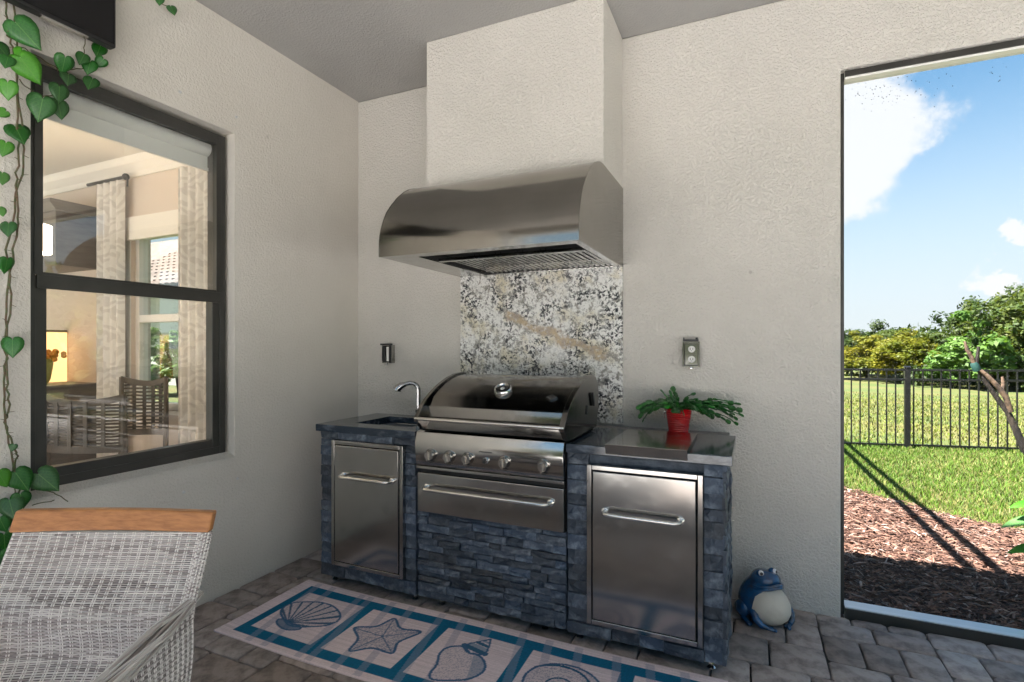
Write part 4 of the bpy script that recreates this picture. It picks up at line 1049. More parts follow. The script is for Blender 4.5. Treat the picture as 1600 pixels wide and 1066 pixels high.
    # last panel: fan shell partly out of view
    fpn = smoothpoly([(2.27, -1.1), (2.26, -1.02), (2.32, -.96), (2.40, -.95), (2.46, -1.0), (2.47, -1.08), (2.42, -1.17), (2.33, -1.18)]); m_ = poly(fpn); speckle(m_, .5, .35)
    for i in range(8): a = R(40+i*16); put(seg((2.37, -1.18), (2.37+.24*math.cos(a), -1.18+.24*math.sin(a)), .003, .008) & m_, (.03, .1, .19), .9)
    put(outline(fpn, .0055), ink)
    Z = .0065+.0012*np.sin(X*9)*np.sin(Y*13+1)+.002*np.exp(-((X-x0)/.02)**2)
    Yw = Y+.004*np.sin(X*5.5); Xw = X+.003*np.sin(Y*9)
    P = np.stack([Xw, Yw, Z], -1).reshape(-1, 3)
    I = np.arange((nx+1)*(ny+1)).reshape(nx+1, ny+1)
    F = np.stack([I[:-1, :-1], I[1:, :-1], I[1:, 1:], I[:-1, 1:]], -1).reshape(-1, 4)
    # underside rim
    border = list(I[0, :])+list(I[1:, -1])+list(I[-1, :-1][::-1])+list(I[1:-1, 0][::-1])
    nP = len(P); low = P[border].copy(); low[:, 2] = .0012; P2 = np.vstack([P, low]); nb_ = len(border)
    F2 = F.tolist()+[(int(border[i]), int(border[(i+1) % nb_]), nP+(i+1) % nb_, nP+i) for i in range(nb_)]
    me = bpy.data.meshes.new('rug'); me.from_pydata(P2.tolist(), [], F2); me.materials.append(M['rug'])
    CC = np.ones((len(P2), 4), np.float32); CC[:nP, :3] = np.clip(C, 0, 1).reshape(-1, 3); CC[nP:, :3] = light*.8
    a = me.color_attributes.new('Col', 'FLOAT_COLOR', 'POINT'); a.data.foreach_set('color', CC.ravel())
    me.shade_smooth()
    o = bpy.data.objects.new('runner_rug', me); col.objects.link(o); tag(o, 'pink and teal woven runner rug printed with seashells and a starfish', 'rug')
rug()

# ------------------------------------------------------------------ wicker chair
A0 = Vector((.806, -2.319, .905)); cu = Vector((.9115, .4113, 0)); cd = Vector((.4113, -.9115, 0)); W_ = .530
ch = thing('wicker_armchair', 'pale woven wicker armchair with a teak top rail in the foreground', 'chair', (1.1, -2.5, 0))
def cpnt(u, s, z, off=0): return A0+cu*u+cd*s+Vector((0, 0, z-A0.z))
def sed(z):     # forward lean of the back's edge with depth below the rail
    d = max(0, .89-z); return .095*(min(d, .2)/.2)**1.1+(.06*max(0, d-.2)/.25)
def weave(S, nu, nv, name, parent, rib=.0019, str_=.0020, amp=.0022, cols=None, u_pairs=True, side=1, seedn=0, dens=1.0):
    """S(a,b)->Vector for a,b in 0..1: ribs run along b, strands run along a"""
    rr = random.Random(seedn)
    bb = MB(); bb.cc = None; V = []; F = []; C = []
    def nrm(a, b_):
        e = 1e-3; du = S(min(a+e, 1), b_)-S(max(a-e, 0), b_); dv = S(a, min(b_+e, 1))-S(a, max(b_-e, 0)); return du.cross(dv).normalized()*side
    def ribbon(pts, nors, wdt, colr):
        o = len(V)
        for i, (p, nn) in enumerate(zip(pts, nors)):
            d = (pts[min(i+1, len(pts)-1)]-pts[max(i-1, 0)]).normalized(); w = d.cross(nn).normalized()*wdt
            V.extend([p-w, p+nn*wdt*.75, p+w]); C.extend([colr]*3)
        for i in range(len(pts)-1):
            a = o+i*3; F.extend([(a, a+1, a+4, a+3), (a+1, a+2, a+5, a+4)])
    pale = (.47, .425, .405); tau = (.34, .295, .28); wht = (.56, .52, .495)
    def pick(q):
        k = rr.uniform(.8, 1.15); c = pale if q < .42 else (tau if q < .62 else wht); return (c[0]*k, c[1]*k, c[2]*k, 1)
    for i in range(nu+1):
        a = i/nu
        pr = [a] if not u_pairs else [a-.0055, a+.0055]
        for aa in pr:
            aa = min(max(aa, 0), 1); n = 34; pts = []; ns = []
            for k in range(n+1):
                b_ = k/n; nn = nrm(aa, b_); pts.append(S(aa, b_)); ns.append(nn)
            kk = rr.uniform(.88, 1.08); ribbon(pts, ns, rib, (.68*kk, .64*kk, .61*kk, 1))
    for j in range(nv):
        b_ = (j+.5)/nv; pts = []; ns = []; q = rr.random(); base = pick(q); n = nu*2
        seg_c = base; startp = []
        for k in range(n+1):
            a = k/n; nn = nrm(a, b_)
            ph = (1 if ((k//2+j) % 2 == 0) else -1)
            off = amp*ph if k % 2 == 0 else 0
            off -= .0002
            pts.append(S(a, b_)+nn*off); ns.append(nn)
        # colour changes along the strand
        k = 0
        while k < n:
            L = rr.randint(3, 9); e = min(n, k+L); ribbon(pts[k:e+1], ns[k:e+1], str_*rr.uniform(.85, 1.1), pick((q*.8+rr.uniform(0, .6)) % 1)); k = e
    bb.v = [tuple(v) for v in V]; bb.f = F; bb.mi = [0]*len(F); bb.c = C
    o = bb.build(name, M['wicker'], parent, smooth=True, fix=False, kind='stuff'); return o
def backS(a, b_):
    z = .851-.451*b_
    u = a*W_; s = sed(z)
    cv = math.sin(math.pi*a); s -= .030*cv*min(1, b_*1.8)
    s += .028*math.exp(-((b_-.42)/.16)**2)*cv
    if b_ > .62: s += .20*((b_-.62)/.38)**2
    wid = 1+.0*b_
    return cpnt(u, s, z)
weave(backS, 21, 98, 'back_weave', ch, seedn=1, side=-1)
def shrink(S, d, side):
    def f(a, b_):
        e = 1e-3; du = S(min(a+e, 1), b_)-S(max(a-e, 0), b_); dv = S(a, min(b_+e, 1))-S(a, max(b_-e, 0)); return S(a, b_)-du.cross(dv).normalized()*side*d
    return f
def sheet(S, nu, nv, name, m, parent, side):
    f = shrink(S, .0035, side); bb = MB(); vs = [f(i/nu, j/nv) for i in range(nu+1) for j in range(nv+1)]
    bb.add(vs, [(i*(nv+1)+j, (i+1)*(nv+1)+j, (i+1)*(nv+1)+j+1, i*(nv+1)+j+1) for i in range(nu) for j in range(nv)]); return bb.build(name, m, parent, smooth=True, fix=False)
sheet(backS, 20, 20, 'back_liner', M['wickerback'], ch, -1)
# right side: arm panel from the back's edge forward, below the rim
def rimz(s): return .700-.036*min(1, (s-.06)/.29) - .01*max(0, (s-.35)/.15)
def armS(side_u, sg):
    def f(a, b_):
        # a: from rim/back forward ; b_: top to bottom
        s0 = None
        s1 = .07+(.56-.07)*a
        zt = rimz(s1)-.012; zb_ = .36
        z = zt+(zb_-zt)*b_
        se = sed(z); s = se+(.56-se)*a
        bul = sg*(.018*math.sin(math.pi*min(1, b_*1.1))+.012*a)
        return cpnt(side_u+bul, s, z)
    return f
ar = armS(W_+.004, 1)
weave(ar, 22, 58, 'arm_weave', ch, seedn=2, side=1)
sheet(ar, 14, 14, 'arm_liner', M['wickerback'], ch, 1)
al = armS(-.004, -1)
weave(al, 14, 40, 'arm_weave', ch, seedn=3, side=-1)
# edge band of the back, right and left: vertical pale strands wrapped
def bandS(u0, sg):
    def f(a, b_):
        z = .851-.170*b_; s = sed(z)
        return cpnt(u0+sg*(a-.5)*.030*(1-.15*b_), s-.004+.012*math.sin(math.pi*a), z)
    return f
weave(bandS(W_-.012, 1), 4, 44, 'edge_weave', ch, seedn=5, side=-1, u_pairs=False)
def edgeS(a, b_):
    z = .851-.49*b_; s = sed(z); an = R(-60+150*a)
    return cpnt(W_-.001+.010*math.cos(an), s-.002+.010*math.sin(-an), z)
weave(edgeS, 3, 110, 'edge_roll', ch, seedn=6, side=1, u_pairs=False, rib=.002)
# rim bundles: long strands twisted loosely round the arm's top
def rim(u0):
    bb = MB(); rr = random.Random(3); ns = 34
    for k in range(ns):
        ph = rr.uniform(0, 6.28); pts = []; n = 26; r0 = rr.uniform(.55, 1.0); tw = rr.uniform(.5, 2.4); wv = rr.uniform(0, 6.28)
        for i in range(n+1):
            t = i/n; s = .045+.52*t; z = rimz(s)-.002; rad = (.007+.019*min(1, t*3))*r0
            a = ph+tw*t+.25*math.sin(t*9+wv)
            pts.append(cpnt(u0+rad*math.cos(a)*1.15, s, z+rad*.8*math.sin(a)))
        c = rr.choice([(.66, .62, .58), (.56, .52, .48), (.72, .69, .65), (.36, .31, .28), (.62, .57, .53)]); kk = rr.uniform(.8, 1.1)
        bb.cc = (c[0]*kk, c[1]*kk, c[2]*kk, 1); bb.tube(pts, .0030, 6)
    bb.cc = (.20, .17, .15, 1)
    bb.tube([cpnt(u0, .050+.51*i/12, rimz(.055+.51*i/12)-.002) for i in range(13)], [.004, .008]+[.013]*11, 10)
    return bb.build('arm_rim', M['wicker'], ch, smooth=True, fix=False)
rim(W_-.006); rim(.006)
# teak rail: slightly bowed plank
b = MB(); n = 14; vs = []; fs = []
for i in range(n+1):
    t = i/n; u = -.010+(W_+.014)*t; bow = -.018*math.sin(math.pi*t); lo = .851; hi = .905-.004*t
    th = .013; lean = .022
    for (ds, z) in ((-th, lo+.0), (th, lo), (th-lean, hi), (-th-lean, hi)):
        vs.append(cpnt(u, bow+ds+.012, z))
for i in range(n): fs += [(i*4+k, i*4+(k+1) % 4, (i+1)*4+(k+1) % 4, (i+1)*4+k) for k in range(4)]
fs += [(3, 2, 1, 0), tuple(n*4+k for k in range(4))]
b.add(vs, fs); b.build('top_rail', M['teak'], ch, bevel=.006, seg=3)
# seat, frame and legs
b = MB(); b.obox(cpnt(W_/2, .34, .40), cu*(W_/2-.01), cd*.24, (0, 0, .012)); b.build('seat', M['wickerback'], ch)
for u in (.03, W_-.03):
    for s in (.12, .54):
        b = MB(); b.tube([cpnt(u, s, .39), cpnt(u, s+(.03 if s > .3 else -.03), 0)], [.017, .013], 10); b.build('leg', M['teak'], ch, smooth=True)

# ------------------------------------------------------------------ vine on the left wall
vn = thing('trailing_vine', 'heart leaved philodendron vine trailing down the wall left of the window', 'plant', (.03, -2.03, 0))
def leafmesh(seedn, lob=1.0):
    rr = random.Random(seedn); vs = []; fs = []; n = 9
    # half outline of a heart leaf, y along the leaf (0 notch .. 1 tip)
    out = [(-.14, .10), (-.20, .24), (-.12, .40), (.05, .49), (.25, .50), (.45, .44), (.65, .30), (.82, .15), (1.0, 0.0)]
    for t, w in out:
        cup = .10*w; dr = -.16*t*t
        ripple = .012*math.sin(t*9+seedn)
        mt_ = max(t, 0.0)
        vs += [(-w, t, -cup*w*1.2+dr+ripple), (-w*.5, t*.9+.1*mt_, .035+dr*.9), (0, mt_*.98+.0, dr*.85), (w*.5, t*.9+.1*mt_, .035+dr*.9), (w, t, -cup*w*1.2+dr-ripple)]
    for i in range(len(out)-1):
        for k in range(4): fs.append((i*5+k, i*5+k+1, (i+1)*5+k+1, (i+1)*5+k))
    me = bpy.data.meshes.new('leaf'); me.from_pydata(vs, [], fs); me.shade_smooth(); return me
LM = {}
for key, m_ in (('d', M['leaf']), ('l', M['leaf_lt'])):
    LM[key] = []
    for s_ in range(3):
        me = leafmesh(s_); me.materials.append(m_); LM[key].append(me)
def put_leaf(parent, c, w, down, normal, key):
    """c = leaf centre, down = direction the tip points, normal = faces"""
    nz = Vector(normal).normalized(); d = Vector(down); d = (d-nz*d.dot(nz)).normalized(); sx_ = d.cross(nz).normalized()
    m = Matrix((sx_, d, nz)).transposed().to_4x4(); s_ = w*rnd.uniform(.76, .98)
    m.translation = Vector(c)-d*.42*s_-Vector(ORG[parent.name])
    o = bpy.data.objects.new('leaf', rnd.choice(LM[key])); col.objects.link(o); o.parent = parent; o.matrix_local = m @ Matrix.Scale(s_, 4)
    so = o.modifiers.new('thick', 'SOLIDIFY'); so.thickness = .006
LV = [(-1.994,2.57,.12,'d'),(-2.01,2.492,.05,'l'),(-1.984,2.437,.105,'l'),(-2.056,2.481,.063,'d'),(-2.05,2.437,.058,'d'),(-2.047,2.33,.068,'l'),(-2.058,2.24,.048,'l'),(-2.004,2.185,.094,'d'),(-2.05,2.109,.063,'l'),(-1.866,2.515,.074,'d'),(-1.851,2.464,.069,'d'),(-1.942,2.305,.097,'d'),(-1.884,2.389,.089,'d'),(-1.877,2.329,.079,'d'),(-1.803,2.57,.065,'d'),(-1.774,2.551,.06,'d'),(-1.73,2.592,.061,'d'),(-1.774,2.48,.066,'d'),(-1.73,2.648,.07,'d'),(-2.054,1.996,.048,'l'),(-2.066,1.865,.04,'l'),(-2.041,1.805,.068,'d'),(-2.043,1.665,.059,'d'),(-2.031,1.353,.083,'d'),(-2.058,.854,.07,'l'),(-2.006,.838,.104,'d'),(-1.927,.817,.108,'d'),(-2.031,.736,.09,'d'),(-2.0,.757,.07,'d'),(-2.052,.678,.06,'d'),(-2.05,.612,.073,'d'),(-1.483,3.008,.055,'d'),(-1.422,2.997,.056,'d'),(-2.028,.968,.029,'d'),(-2.07,.55,.08,'d'),(-2.03,.56,.07,'d')]
for y, z, w_, k_ in LV:
    put_leaf(vn, (.06+rnd.uniform(-.012, .02), y, z), w_, (rnd.gauss(0, .15), rnd.gauss(0, .35)+ (.6 if w_ > .1 else 0), -1), (1, -.45+rnd.gauss(0, .3), .25+rnd.gauss(0, .25)), k_)
ST = [[(-2.017,2.7),(-2.006,2.557),(-2.004,2.409),(-2.004,2.209),(-2.0,2.11),(-2.008,1.983),(-2.002,1.86),(-2.017,1.733),(-2.029,1.632),(-2.04,1.459),(-2.04,1.312),(-2.046,1.165),(-2.033,1.016),(-2.013,.864),(-1.998,.81),(-2.03,.62),(-2.05,.4)],
[(-2.04,2.686),(-2.033,2.567),(-2.017,2.501),(-1.984,2.179),(-1.986,2.065),(-2.017,1.881),(-2.037,1.729),(-2.025,1.558),(-2.037,1.361),(-2.037,1.213),(-2.029,1.114),(-2.040,1.066),(-2.017,.962),(-2.004,.93),(-2.017,.852)],
[(-1.778,2.684),(-1.781,2.609),(-1.762,2.549)],[(-1.916,2.514),(-1.872,2.496),(-1.79,2.541),(-1.762,2.549)],[(-1.941,2.356),(-1.911,2.374),(-1.872,2.391)],[(-2.013,.852),(-2.013,.715),(-2.037,.599)],[(-1.937,.783),(-1.883,.757),(-1.841,.709)],[(-1.962,.726),(-1.883,.725)],[(-1.52, 3.16),(-1.467,3.03),(-1.421,3.02)], [(-1.916, 2.514), (-2.0, 2.53)], [(-1.941, 2.356), (-2.0, 2.40)]]
def subdiv(p, n=5):
    out = []
    for a, c in zip(p, p[1:]):
        for k in range(n): out.append(tuple(x+(y-x)*k/n for x, y in zip(a, c)))
    return out+[p[-1]]
for i, s_ in enumerate(ST):
    pts = [Vector((.036+rnd.uniform(-.008, .012), y+rnd.uniform(-.003, .003), z)) for y, z in subdiv(s_)]
    b = MB(); b.tube(pts, .0034 if i < 2 else .002, 6)
    if i < 2:
        for p in pts[::3]:
            dd = Vector((rnd.uniform(.2, .8), rnd.choice((-1, 1)), rnd.uniform(-.6, .3))).normalized()*.018; b.tube([p, p+dd], [.0018, .001], 4)
    b.build('stem', M['stem'], vn, smooth=True, fix=False)

# nails and marks on the left wall
for i, (y, z) in enumerate([(-1.338, 2.649), (-1.016, 2.65), (-1.318, .613), (-1.008, .612)]):
    b = MB(); b.lathe((.0, y, z), [(.008, 0), (.008, .002), (.003, .004), (.003, .012)], 10, (1, 0, 0)); o = b.build('wall_screw', M['alu'], org=(0, y, z), smooth=True)
    tag(o, ['small screw anchor above the window in the stucco', 'small screw anchor above right of the window corner', 'small screw anchor below the window sill', 'small screw anchor below right of the window sill'][i], 'screw', 'screw anchors round the window')

# ------------------------------------------------------------------ dining room behind the window
b = MB()
b.box((-5.2, -4.7, -.08), (-.2, -.5, 0.0)); struct(b.build('floor_dining', M['int_floor']))
b = MB(); b.box((-5.2, -4.7, 2.83), (-.2, -.5, 2.9)); struct(b.build('ceiling_dining', M['int_white']))
b = MB(); nx0, nx1, nz0, nz1 = -1.86, -1.20, .87, 2.27
b.box((-5.2, -.5, -.1), (nx0, -.35, 3.16)); b.box((nx1, -.5, -.1), (-.2, -.35, 3.16)); b.box((nx0, -.5, -.1), (nx1, -.35, nz0)); b.box((nx0, -.5, nz1), (nx1, -.35, 3.16))
struct(b.build('wall_dining_north', M['int_wall']))
b = MB(); b.box((-5.4, -4.9, -.1), (-5.2, -3.9, 3.16)); b.box((-5.4, -1.2, -.1), (-5.2, -.35, 3.16)); b.box((-5.4, -3.9, 2.5), (-5.2, -1.2, 3.16)); struct(b.build('wall_dining_west', M['int_wall']))  # wide unseen opening added to let daylight into the dining room
b = MB(); b.box((-5.2, -4.9, -.1), (-4.2, -4.7, 3.16)); b.box((-1.2, -4.9, -.1), (-.2, -4.7, 3.16)); b.box((-4.2, -4.9, 2.4), (-1.2, -4.7, 3.16)); struct(b.build('wall_dining_south', M['int_wall']))  # unseen opening here too, added for more daylight inside
b = MB(); b.prism([(-.501, 2.70), (-.515, 2.70), (-.53, 2.735), (-.58, 2.78), (-.60, 2.829), (-.501, 2.829)], -5.19, -.21); o = b.build('crown_moulding', M['int_white']); o['kind'] = 'structure'
iw = thing('side_window', 'white framed window in the far dining room wall, seen through the glass', 'window', (-1.53, -.45, nz0))
b = MB(); y0_, y1_ = -.47, -.40
b.box((nx0, y0_, nz0), (nx0+.05, y1_, nz1)); b.box((nx1-.05, y0_, nz0), (nx1, y1_, nz1)); b.box((nx0+.05, y0_, nz0), (nx1-.05, y1_, nz0+.05)); b.box((nx0+.05, y0_, nz1-.05), (nx1-.05, y1_, nz1)); b.box((nx0+.05, y0_, 1.55), (nx1-.05, y1_, 1.61)); b.build('window_frame', M['white'], iw, bevel=.003)
b = MB(); b.box((nx0-.07, -.515, nz0-.03), (nx1+.07, -.472, nz0)); b.box((nx0-.06, -.507, nz0), (nx0, -.501, nz1)); b.build('sill', M['white'], iw, bevel=.003)
b = MB(); b.box((nx0+.05, -.437, nz0+.05), (nx1-.05, -.433, 1.55)); b.build('pane', M['glass'], iw, fix=False)
b = MB(); b.box((nx0+.05, -.437, 1.61), (nx1-.05, -.433, nz1-.05)); b.build('pane', M['glass'], iw, fix=False)
b = MB(); b.box((nx0-.02, -.53, 2.20), (nx1+.02, -.505, 2.38)); b.build('valance', M['int_white'], iw)
def curtain_(x0, x1, label):
    n = 60; vs = []; fs = []
    for i in range(n+1):
        t = i/n; x = x0+(x1-x0)*t; y = -.575+.028*math.sin(t*math.pi*2*((x1-x0)/.085))
        for j in range(6): z = .03+(2.66-.03)*j/5; vs.append((x, y, z))
    for i in range(n):
        for j in range(5): fs.append((i*6+j, (i+1)*6+j, (i+1)*6+j+1, i*6+j+1))
    b = MB(); b.add(vs, fs); o = b.build('curtain', M['curtain'], smooth=True, fix=False, org=((x0+x1)/2, -.575, 0)); tag(o, label, 'curtain', 'patterned curtains in the dining room')
curtain_(-2.19, -1.84, 'patterned curtain panel left of the far window, under the rod end')
curtain_(-1.17, -.80, 'patterned curtain panel right of the far window beside the casing')
b = MB(); b.tube([(-2.3, -.58, 2.68), (-1.80, -.58, 2.68)], .012, 10); b.ball((-1.79, -.58, 2.68), .026, 12, 8); b.box((-1.775, -.585, 2.60), (-1.765, -.575, 2.67)); o = b.build('curtain_rod', M['black'], smooth=True); tag(o, 'short black curtain rod with a ball end above the left curtain', 'curtain rod')
lp_ = bpy.data.objects.new('pendant_bulb', bpy.data.lights.new('pendant_bulb', 'POINT')); col.objects.link(lp_); lp_.location = (-1.15, -1.48, 1.95); lp_.data.energy = 2.2; lp_.data.color = (1, .80, .58); lp_.data.shadow_soft_size = .05
hu = thing('hutch', 'grey wooden hutch with a niche whose back panel glows, deep in the dining room', 'cabinet', (-2.7, -.7, 0))
b = MB(); b.box((-3.15, -.80, 2.0), (-2.30, -.503, 2.42)); b.build('upper_cabinet', M['hutch'], hu)
b = MB(); b.prism([(-.503, 2.42), (-.82, 2.42), (-.86, 2.47), (-.86, 2.50), (-.503, 2.50)], -3.2, -2.25); b.build('cornice', M['hutch'], hu)
b = MB(); b.box((-2.80, -1.25, .0), (-2.29, -.503, 1.04)); b.box((-2.80, -1.25, 1.04), (-2.76, -.503, 1.50)); b.build('base_cabinet', M['hutch'], hu)
b = MB(); b.box((-2.755, -1.24, 1.045), (-2.745, -.51, 1.48)); b.build('glowing_panel', M['glow'], hu)  # panel glows by itself in place of a lamp in the niche
b = MB(); b.box((-2.80, -1.26, 1.041), (-2.27, -.503, 1.045+.012)); b.build('counter_top', M['hutch'], hu)
o = MB().lathe((-2.5, -.80, 1.058), [(.035, 0), (.055, .04), (.07, .14), (.075, .20), (.06, .20)], 18).build('flower_vase', M['vase'], org=(-2.5, -.8, 1.058), smooth=True)
vt = thing('vase_of_flowers', 'green vase of orange flowers on the lit hutch counter', 'vase', (-2.5, -.80, 1.058)); o.parent = vt; o.location = (0, 0, 0); o.name = 'vase'
b = MB()
for k in range(40): b.ball((-2.5+rnd.gauss(0, .05), -.80+rnd.gauss(0, .06), 1.29+rnd.gauss(0, .025)), .020, 6, 4)
b.build('flowers', M['flower'], vt)
b = MB(); b.lathe((-2.5, -1.06, 1.058), [(.05, 0), (.055, .05), (.045, .16), (.02, .24), (.016, .32), (.02, .34)], 18); o = b.build('amber_bottle', M['bottle'], org=(-2.5, -1.06, 1.058), smooth=True); tag(o, 'tall amber bottle on the hutch counter left of the flowers', 'bottle')
b = MB(); b.lathe((-1.15, -1.48, 1.90), [(.12, 0), (.122, .16), (.118, .16), (.116, 0)], 30, close=False); pl_ = thing('pendant_lamp', 'lit white drum pendant lamp hanging in the dining room', 'lamp', (-1.15, -1.48, 1.9))
b.build('lamp_shade', M['lampshade'], pl_, smooth=True); b = MB(); b.tube([(-1.15, -1.48, 2.05), (-1.15, -1.48, 2.83)], .006, 8); b.box((-1.26, -1.485, 2.045), (-1.04, -1.475, 2.051)); b.build('rod', M['black'], pl_)
def dchair(c, ang, wd, label, zt, zb):
    t = thing('dining_chair', label, 'chair', (c[0], c[1], 0), 'woven back dining chairs')
    cx, sx_ = math.cos(ang), math.sin(ang); r = Vector((cx, sx_, 0)); f = Vector((-sx_, cx, 0)); C0 = Vector((c[0], c[1], 0))
    P = lambda u, s, z: C0+r*u+f*s+Vector((0, 0, z))
    cv = lambda u: -.05*(1-(2*u/wd)**2)
    dip = lambda u: .035*((2*u/wd)**2)
    b = MB(); 
    n = 12; pts = [P(-wd/2+wd*i/n, cv(-wd/2+wd*i/n), zt-.03+dip(-wd/2+wd*i/n)) for i in range(n+1)]
    for a, c_ in zip(pts, pts[1:]): b.obox((a+c_)/2, (c_-a)*.52, f*.011, Vector((0, 0, .020)))
    b.build('top_rail', M['chairwood'], t)
    b = MB(); pts = [P(-wd/2+wd*i/n, cv(-wd/2+wd*i/n), zb) for i in range(n+1)]
    for a, c_ in zip(pts, pts[1:]): b.obox((a+c_)/2, (c_-a)*.52, f*.010, Vector((0, 0, .022)))
    b.build('bottom_rail', M['chairwood'], t)
    for u in (-wd/2, wd/2):
        b = MB(); b.tube([P(u, .0, zt+.02), P(u, .0, zb), P(u, .03 if 1 else 0, .0)], [.015, .018, .016], 8); b.build('leg', M['chairwood'], t, smooth=True)
        b = MB(); b.tube([P(u, -.42, .44), P(u, -.43, 0)], [.018, .014], 8); b.build('leg', M['chairwood'], t, smooth=True)
    for k in range(4):
        u = -wd/2+wd*(k+1)/5; b = MB(); b.obox(P(u, cv(u)-.012, (zt+zb)/2), r*.011, f*.004, Vector((0, 0, (zt-zb)/2-.02))); b.build('bar', M['chairwood'], t)
    ns = 13
    for k in range(ns):
        z = zb+.035+(zt-zb-.075)*k/(ns-1); b = MB(); pts = [P(-wd/2+wd*i/8, cv(-wd/2+wd*i/8)+.004*(-1)**(i+k), z+rnd.uniform(-.003, .003)) for i in range(9)]
        for a, c_ in zip(pts, pts[1:]): b.obox((a+c_)/2, (c_-a)*.52, f*.003, Vector((0, 0, .0065)))
        b.build('slat', M['chairwood'], t)
    b = MB(); b.obox(P(0, -.22, .45), r*(wd/2+.01), f*.22, Vector((0, 0, .02))); b.build('seat_frame', M['chairwood'], t, bevel=.008)
    b = MB(); b.obox(P(0, -.23, .50), r*(wd/2-.0), f*.21, Vector((0, 0, .03))); b.build('cushion', M['cushion'], t, bevel=.025, seg=4)
dchair((-1.04, -1.23), R(24), .47, 'woven back dining chair nearest the glass, its back turned', 1.045, .74)
dchair((-1.33, -.72), R(-150), .30, 'narrow looking woven back chair under the far window', 1.12, .74)
b = MB(); b.lathe((-1.75, -1.5, 0), [(.3, 0), (.3, .03), (.05, .06), (.05, .70), (.5, .71), (.52, .74), (.5, .755)], 40); o = b.build('dining_table', M['hutch'], org=(-1.75, -1.5, 0), smooth=True); tag(o, 'round grey dining table behind the window chairs', 'table')
# neighbour's house seen through both windows
nh = thing('neighbour_house', 'pale neighbouring house with clay tile roof beyond the dining room window', 'house', (-19, 14, -.1))
b = MB(); b.box((-27, 9.8, -.1), (-11.5, 20, 3.6)); b.build('wall', M['neighbour'], nh)
b = MB(); b.add([(-27.6, 9.2, 3.6), (-10.9, 9.2, 3.6), (-10.9, 14.9, 7.0), (-27.6, 14.9, 7.0), (-10.9, 20.6, 3.6), (-27.6, 20.6, 3.6)], [(0, 1, 2, 3), (3, 2, 4, 5), (1, 4, 2), (0, 3, 5)]); rf = b.build('roof', M['rooftile'], nh, fix=False)
tp = None; slope = Vector((0, 5.7, 3.4)).normalized(); cnt = 0
b = MB()
for j in range(16):
    for i in range(44):
        if cnt >= 250: break
        x = -21.5+i*.36+(.18 if j % 2 else 0)
        p = Vector((x, 9.15, 3.58))+slope*(j*.42+.2)
        if not (-21.5 < x < -15.2): continue
        if tp is None:
            m_ = MB(); nn = Vector((0, -slope.z, slope.y)); vs = []
            for e in (-.24, .24):
                for k in range(6): a = math.pi*k/5; vs.append(p+slope*e+Vector((math.cos(a)*.165*(1 if e < 0 else .85), 0, 0))+nn*(.02+.11*math.sin(a)*(1 if e < 0 else .8)))
            m_.add(vs, [(k, k+1, k+7, k+6) for k in range(5)]+[(0, 1, 2, 3, 4, 5)]); tp = m_.build('roof_tile', M['rooftile'], rf, org=p, fix=False); p0 = p.copy(); l0 = tp.location.copy()
        else:
            c_ = tp.copy(); col.objects.link(c_); c_.location = l0+(p-p0)
        cnt += 1

# ------------------------------------------------------------------ fence
fcn = thing('metal_fence', 'black aluminium picket fence between the lawn and the field', 'fence', (4.7, 6.18, -.1))
def fline(x):
    return 5.98+(x-3.89)*.23
fdx = Vector((1, .23, 0)).normalized()
zt_, zr2, zb2 = 1.025, .885, -.055
xs_post = [3.0-.10, 4.70, 6.50, 8.30]
X0, X1 = 2.9, 9.2
def bar(b, x0, x1, z, hh, tt): 
    p0 = Vector((x0, fline(x0), z)); p1 = Vector((x1, fline(x1), z)); b.obox((p0+p1)/2, (p1-p0)/2, Vector((-fdx.y, fdx.x, 0))*tt, (0, 0, hh))
for z in (zt_, zr2, zb2):
    b = MB(); bar(b, X0, X1, z, .014, .014); b.build('rail', M['fence'], fcn)
for x in xs_post:
    b = MB(); y = fline(x); b.box((x-.034, y-.034, -.12), (x+.034, y+.034, 1.055)); b.box((x-.039, y-.039, 1.055), (x+.039, y+.039, 1.067)); b.prism([(y-.039, 1.067), (y+.039, 1.067), (y, 1.083)], x-.039, x+.039); b.build('post', M['fence'], fcn)
x = 2.98; pk = None
while x < 9.15:
    if min(abs(x-q) for q in xs_post) > .05:
        p = Vector((x, fline(x), 0))
        if pk is None: b = MB(); b.box((x-.0085, p.y-.0085, -.085), (x+.0085, p.y+.0085, zt_)); pk = b.build('picket', M['fence'], fcn, org=p); l0 = pk.location.copy(); p0 = p.copy()
        else: c_ = pk.copy(); col.objects.link(c_); c_.location = l0+(p-p0)
    x += .1125

